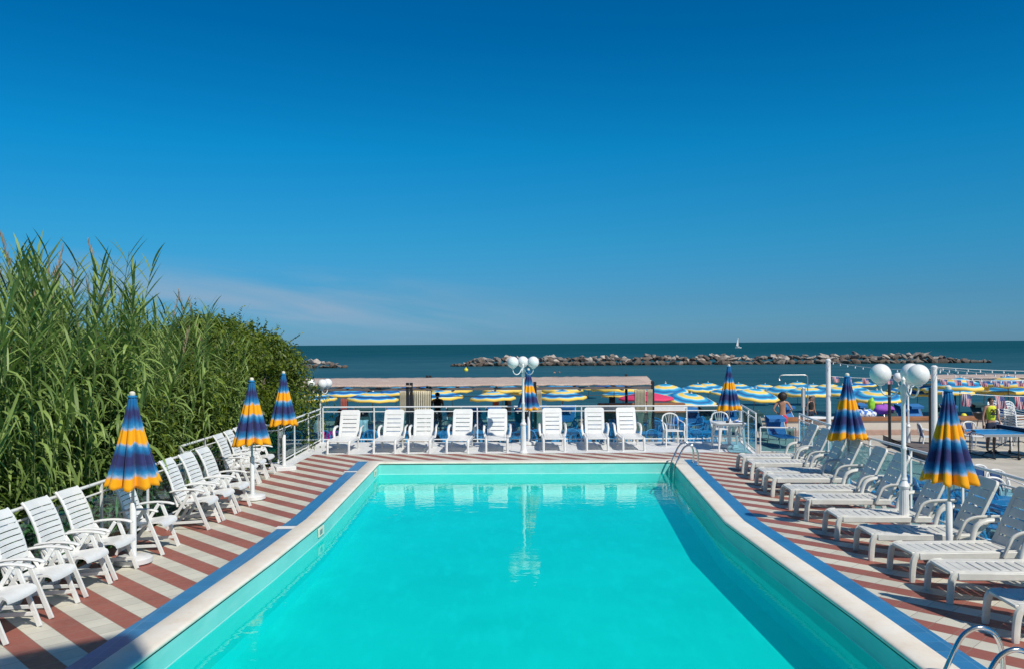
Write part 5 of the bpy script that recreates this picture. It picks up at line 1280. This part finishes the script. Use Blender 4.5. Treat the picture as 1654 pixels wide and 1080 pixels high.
def sailboat():
    p = PD(1192.5, 790, SEA); r = empty('sailing_boat', p, 0, 'white sailing boat under sail near the horizon', 'boat')
    m = MB(); vs = []
    for i in range(9):
        t = i/8; x = -2.9+5.8*t; b = .95*math.sin(PI*min(1, .12+t*.9))**.6; vs += [(x, -b, .95), (x, -b*.4, -.1), (x, b*.4, -.1), (x, b, .95)]
    fs = [(i*4+j, (i+1)*4+j, (i+1)*4+j+1, i*4+j+1) for i in range(8) for j in range(3)]+[(i*4+3, (i+1)*4+3, (i+1)*4, i*4) for i in range(8)]+[(0, 1, 2, 3), (35, 34, 33, 32)]
    m.add(vs, fs); m.build('hull', 'gullhull', r)
    m = MB(); m.box(-.6, 1.2, -.5, .5, .95, 1.35); m.build('cabin', 'gullhull', r, bevel=.08)
    m = MB(); m.tube([(.2, 0, .9), (.2, 0, 9.8)], .09, 8); m.build('mast', 'greymetal', r)
    m = MB(); k = 8; vs = []
    for i in range(k+1):
        t = i/k; wd = 2.1*(1-t)**.8+.15
        for j in range(4): vs.append((.1-wd*j/3, .25*math.sin(PI*j/3)*(1-t), 1.5+8.1*t))
    m.add(vs, [(i*4+j, i*4+j+1, (i+1)*4+j+1, (i+1)*4+j) for i in range(k) for j in range(3)]); o = m.build('sail', 'whitecloth', r, ang=180); o.modifiers.new('t', 'SOLIDIFY').thickness = .05
sailboat()
d = 5.3*F/(598.5-hy(752)); r = empty('buoy', PD(752.5, d, SEA), 0, 'small yellow buoy floating left of the centre lamp', 'buoy')
m = MB(); m.sphere((0, 0, .18), .42, 18, 12); m.build('float', 'yellow', r, ang=180); m = MB(); m.lathe([(.12, .5), (.07, .75), (.02, .8)], 10); m.build('top_mark', 'yellow', r)

# ------------------------------------------------------------------ reeds and shrubs
def reed_proto(seed, ns=16, hmin=3.2, hmax=5.2, plume=.2, spread=.75, lean=.28, wm=1.0, lm=1.0):
    rnd = random.Random(seed); st = MB(); lf = MB(); pls = []
    for k in range(ns):
        a = rnd.uniform(0, 6.28); rr = spread*math.sqrt(rnd.random()); bx, by = rr*math.cos(a), rr*math.sin(a); hh = rnd.uniform(hmin, hmax); la = rnd.uniform(0, 6.28); ll = rnd.uniform(.05, lean)*hh*.6
        def ps(t): return Vector((bx+math.cos(la)*ll*t*t*.8+.12*bx*t, by+math.sin(la)*ll*t*t*.8+.12*by*t, hh*t*(1-.04*t)))
        st.tube([ps(t/6) for t in range(7)], [.013, .012, .011, .010, .008, .006, .003], 5, cap=False)
        nl = int(hh/.105); az = rnd.uniform(0, 6.28)
        for i in range(nl):
            t = .10+.90*i/nl; p = ps(t); jt = .55 if t < .72 else .16; side = az+(i % 2)*PI+rnd.uniform(-jt, jt)
            Ln = lm*rnd.uniform(.55, .92)*(1.0 if t < .72 else .85-.9*(t-.72)); wd = wm*rnd.uniform(.034, .058)*(1 if t < .72 else .80)
            el = rnd.uniform(.35, .95) if t < .72 else rnd.uniform(.60, .78)+(.45*(t-.72)/.28 if t > .8 else 0); droop = rnd.uniform(1.6, 3.4) if t < .72 else rnd.uniform(.15, .55)
            h = Vector((math.cos(side), math.sin(side), 0)); cr = Vector((-math.sin(side), math.cos(side), 0)); q = p.copy(); ang = el; segs = 5; vs = []
            tw = rnd.uniform(-.5, .5)
            for s in range(segs+1):
                f_ = s/segs; w_ = wd*(.55+1.2*f_*(1-f_)*2)*(1-f_**3)+.001
                c2 = (cr*math.cos(tw*f_*2)+Vector((0, 0, 1))*math.sin(tw*f_*2))
                vs += [q-c2*w_*.5+Vector((0, 0, .006)), q+c2*w_*.5+Vector((0, 0, .006))]
                q = q+(h*math.cos(ang)+Vector((0, 0, 1))*math.sin(ang))*(Ln/segs); ang -= droop/segs
            lf.add(vs, [(2*s, 2*s+1, 2*s+3, 2*s+2) for s in range(segs)])
        if rnd.random() < plume:
            pl = MB(); anyp = True; p = ps(1.0)
            for q_ in range(26):
                t = q_/26; a2 = rnd.uniform(0, 6.28); b = p+Vector((math.cos(la)*.12*t, math.sin(la)*.12*t, .45*t)); e = b+Vector((math.cos(a2)*.05*(1-t*.6), math.sin(a2)*.05*(1-t*.6), .10)); c = Vector((-math.sin(a2), math.cos(a2), 0))*.008
                pl.add([b-c, b+c, e+c*.5, e-c*.5], [(0, 1, 2, 3)])
            pl.tube([p, p+Vector((math.cos(la)*.12, math.sin(la)*.12, .48))], [.004, .002], 4, cap=False); pls.append(pl)
    r = empty('giant_reed', cat='reed clump'); st.build('stem', 'stem', r); lf.build('leaves', 'reedleaf', r, ang=180)
    for pl in pls: pl.build('plume', 'plume', r, ang=180)
    return r
RP = [Proto(reed_proto(i+40, plume=(.2, .3, .15, .0)[i], ns=(22, 21, 22, 24)[i], hmin=(3.7, 3.5, 3.4, 1.3)[i], hmax=(5.15, 4.9, 4.7, 2.9)[i], spread=(.75, .8, .8, .9)[i], lean=(.38, .42, .45, .6)[i], wm=(.90, .85, .90, 1.15)[i], lm=(1.05, 1., 1.05, 1.3)[i])) for i in range(4)]
RC = [  # px of the clump, distance, proto, scale, label part
 (-60, 10.4, 3, 1.05, 'low arching reeds at the left photo edge by the nearest armchairs'), (20, 11.2, 1, .95, 'reed clump right behind the nearest armchairs'), (-40, 12.0, 0, .92, 'tall reed clump at the left photo edge, second row'),
 (60, 12.4, 0, 1.0, 'tallest reed clump with plumes, above the third armchair'), (140, 12.6, 3, 1.1, 'low arching reeds behind the near left-hand umbrella'), (130, 13.6, 1, 1.06, 'reed clump with upright fan tops left of the near umbrella tip'),
 (195, 14.6, 0, .94, 'reed clump with a fan-shaped top above the near umbrella'), (75, 10.9, 3, 1.0, 'low arching reeds between the nearest armchairs and the umbrella'), (10, 13.6, 2, 1.0, 'reed clump far back at the left photo edge'),
 (90, 14.8, 2, 1.02, 'reed clump in the back row behind the tallest reeds'), (165, 16.0, 1, .95, 'reed clump in the back row above the near umbrella'), (240, 15.8, 2, .90, 'reed clump whose plume leans right over the shrub'),
 (345, 18.9, 2, .95, 'isolated reed clump rising between the dark shrubs'), (385, 19.6, 1, .80, 'reed tips rising above the dark shrub by the middle umbrella'), (298, 17.2, 1, .92, 'reed clump standing over the first dark shrub'),
 (215, 13.6, 3, 1.1, 'low arching reeds directly behind the near umbrella canopy'), (-30, 15.6, 1, 1.1, 'reed clump deepest in the left corner'), (-110, 9.4, 2, .8, 'reed clump nearest the camera at the left edge'), (40, 16.8, 0, 1.05, 'reed clump behind all others at the left')]
for px, d, k, sc, lab in RC:
    p = PD(px, d, T)
    lim = -7.25 if k == 3 else -6.85
    if p.x > lim: p.x = lim
    RP[k].place(p, random.uniform(0, 6.28), lab, 'giant reeds behind the left railing', sc)

def shrub_proto(seed, nl=22000, rad=(1.5, 1.5, 1.5)):
    rnd = random.Random(seed); lf = MB(); lobes = []
    for k in range(26):
        a = rnd.uniform(0, 6.28); z = rnd.uniform(.10, 1.0); rr = math.sqrt(max(0, 1-(z-.42)**2*1.9))*rnd.uniform(.45, .82)
        lobes.append((Vector((math.cos(a)*rr*rad[0], math.sin(a)*rr*rad[1], z*2.0*rad[2]*.85)), rnd.uniform(.32, .55)*rad[0]*.8))
    lobes += [(Vector((rnd.uniform(-.4, .4)*rad[0], rnd.uniform(-.4, .4)*rad[1], 2*rad[2]*rnd.uniform(.75, .98))), .28*rad[0]) for _ in range(9)]
    vs = []; fs = []
    for i in range(nl):
        c, r0 = rnd.choice(lobes); n = Vector((rnd.gauss(0, 1), rnd.gauss(0, 1), rnd.gauss(0, 1))).normalized()
        rr = r0*(rnd.random()**.28)*(1+.28*noise.noise(c*3+n*2.2)); p = c+n*rr*1.05
        if p.z < .05: continue
        ax = (n+Vector((rnd.gauss(0, .6), rnd.gauss(0, .6), rnd.gauss(.3, .5)))).normalized(); t = ax.cross(Vector((rnd.gauss(0, 1), rnd.gauss(0, 1), rnd.gauss(0, 1)))).normalized(); b = ax.cross(t)
        L_ = rnd.uniform(.034, .064); w_ = L_*.42; o = len(vs)
        vs += [p-t*L_, p+b*w_+ax*.004, p+t*L_, p-b*w_+ax*.004]; fs.append((o, o+1, o+2, o+3))
    # upright twigs breaking the outline
    for k in range(46):
        c, r0 = rnd.choice(lobes[-24:]); n = Vector((rnd.gauss(0, .7), rnd.gauss(0, .7), 1)).normalized(); b0 = c+n*r0*.8; Ln = rnd.uniform(.18, .46)
        for q in range(22):
            t_ = q/22; p = b0+n*Ln*t_; a2 = rnd.uniform(0, 6.28); dr = (Vector((math.cos(a2), math.sin(a2), .5))).normalized(); w_ = dr.cross(n).normalized()*.016; o = len(vs); L_ = .075*(1-.4*t_)
            vs += [p, p+dr*L_*.5+w_, p+dr*L_, p+dr*L_*.5-w_]; fs.append((o, o+1, o+2, o+3))
    lf.add(vs, fs)
    r = empty('dark_shrub', cat='shrub'); lf.build('crown', 'bushleaf', r, ang=180)
    m = MB()
    for k in range(5):
        a = k*1.26; m.tube(smooth_path([(.06*math.cos(a), .06*math.sin(a), 0), (.2*math.cos(a), .2*math.sin(a), .7), (.55*math.cos(a)*rad[0]*.7, .55*math.sin(a)*rad[1]*.7, 1.7*rad[2]*.8)], 3), [.055, .05, .045, .04, .03, .022, .012], 7)
    m.build('trunk', 'trunk', r, ang=180); return r
SP = [Proto(shrub_proto(1)), Proto(shrub_proto(2)), Proto(shrub_proto(3, rad=(1.3, 1.3, 1.5)))]
SC = [  # x, y, proto, scale, label
 (-7.5, 15.0, 0, 1.02, 'dark shrub behind the near umbrella, among the reeds'), (-7.6, 17.7, 1, 1.18, 'rounded dark shrub left of the middle umbrella'), (-7.6, 20.4, 2, 1.38, 'tall dark shrub with sprigs on top behind the middle umbrella'),
 (-7.35, 22.7, 0, 1.34, 'dense dark shrub behind the farthest left umbrella'), (-7.45, 25.4, 1, 1.20, 'last rounded shrub on the right end against the sea'), (-9.8, 19.5, 2, 1.25, 'shrub in the second row behind the rounded one'), (-9.6, 23.2, 1, 1.30, 'shrub in the second row behind the dense one'),
 (-9.6, 16.5, 0, 1.1, 'shrub deep behind the reeds on the left')]
for x, y, k, sc, lab in SC: SP[k].place((x, y, T), random.uniform(0, 6.28), lab, 'dark evergreen shrubs behind the left railing', sc)
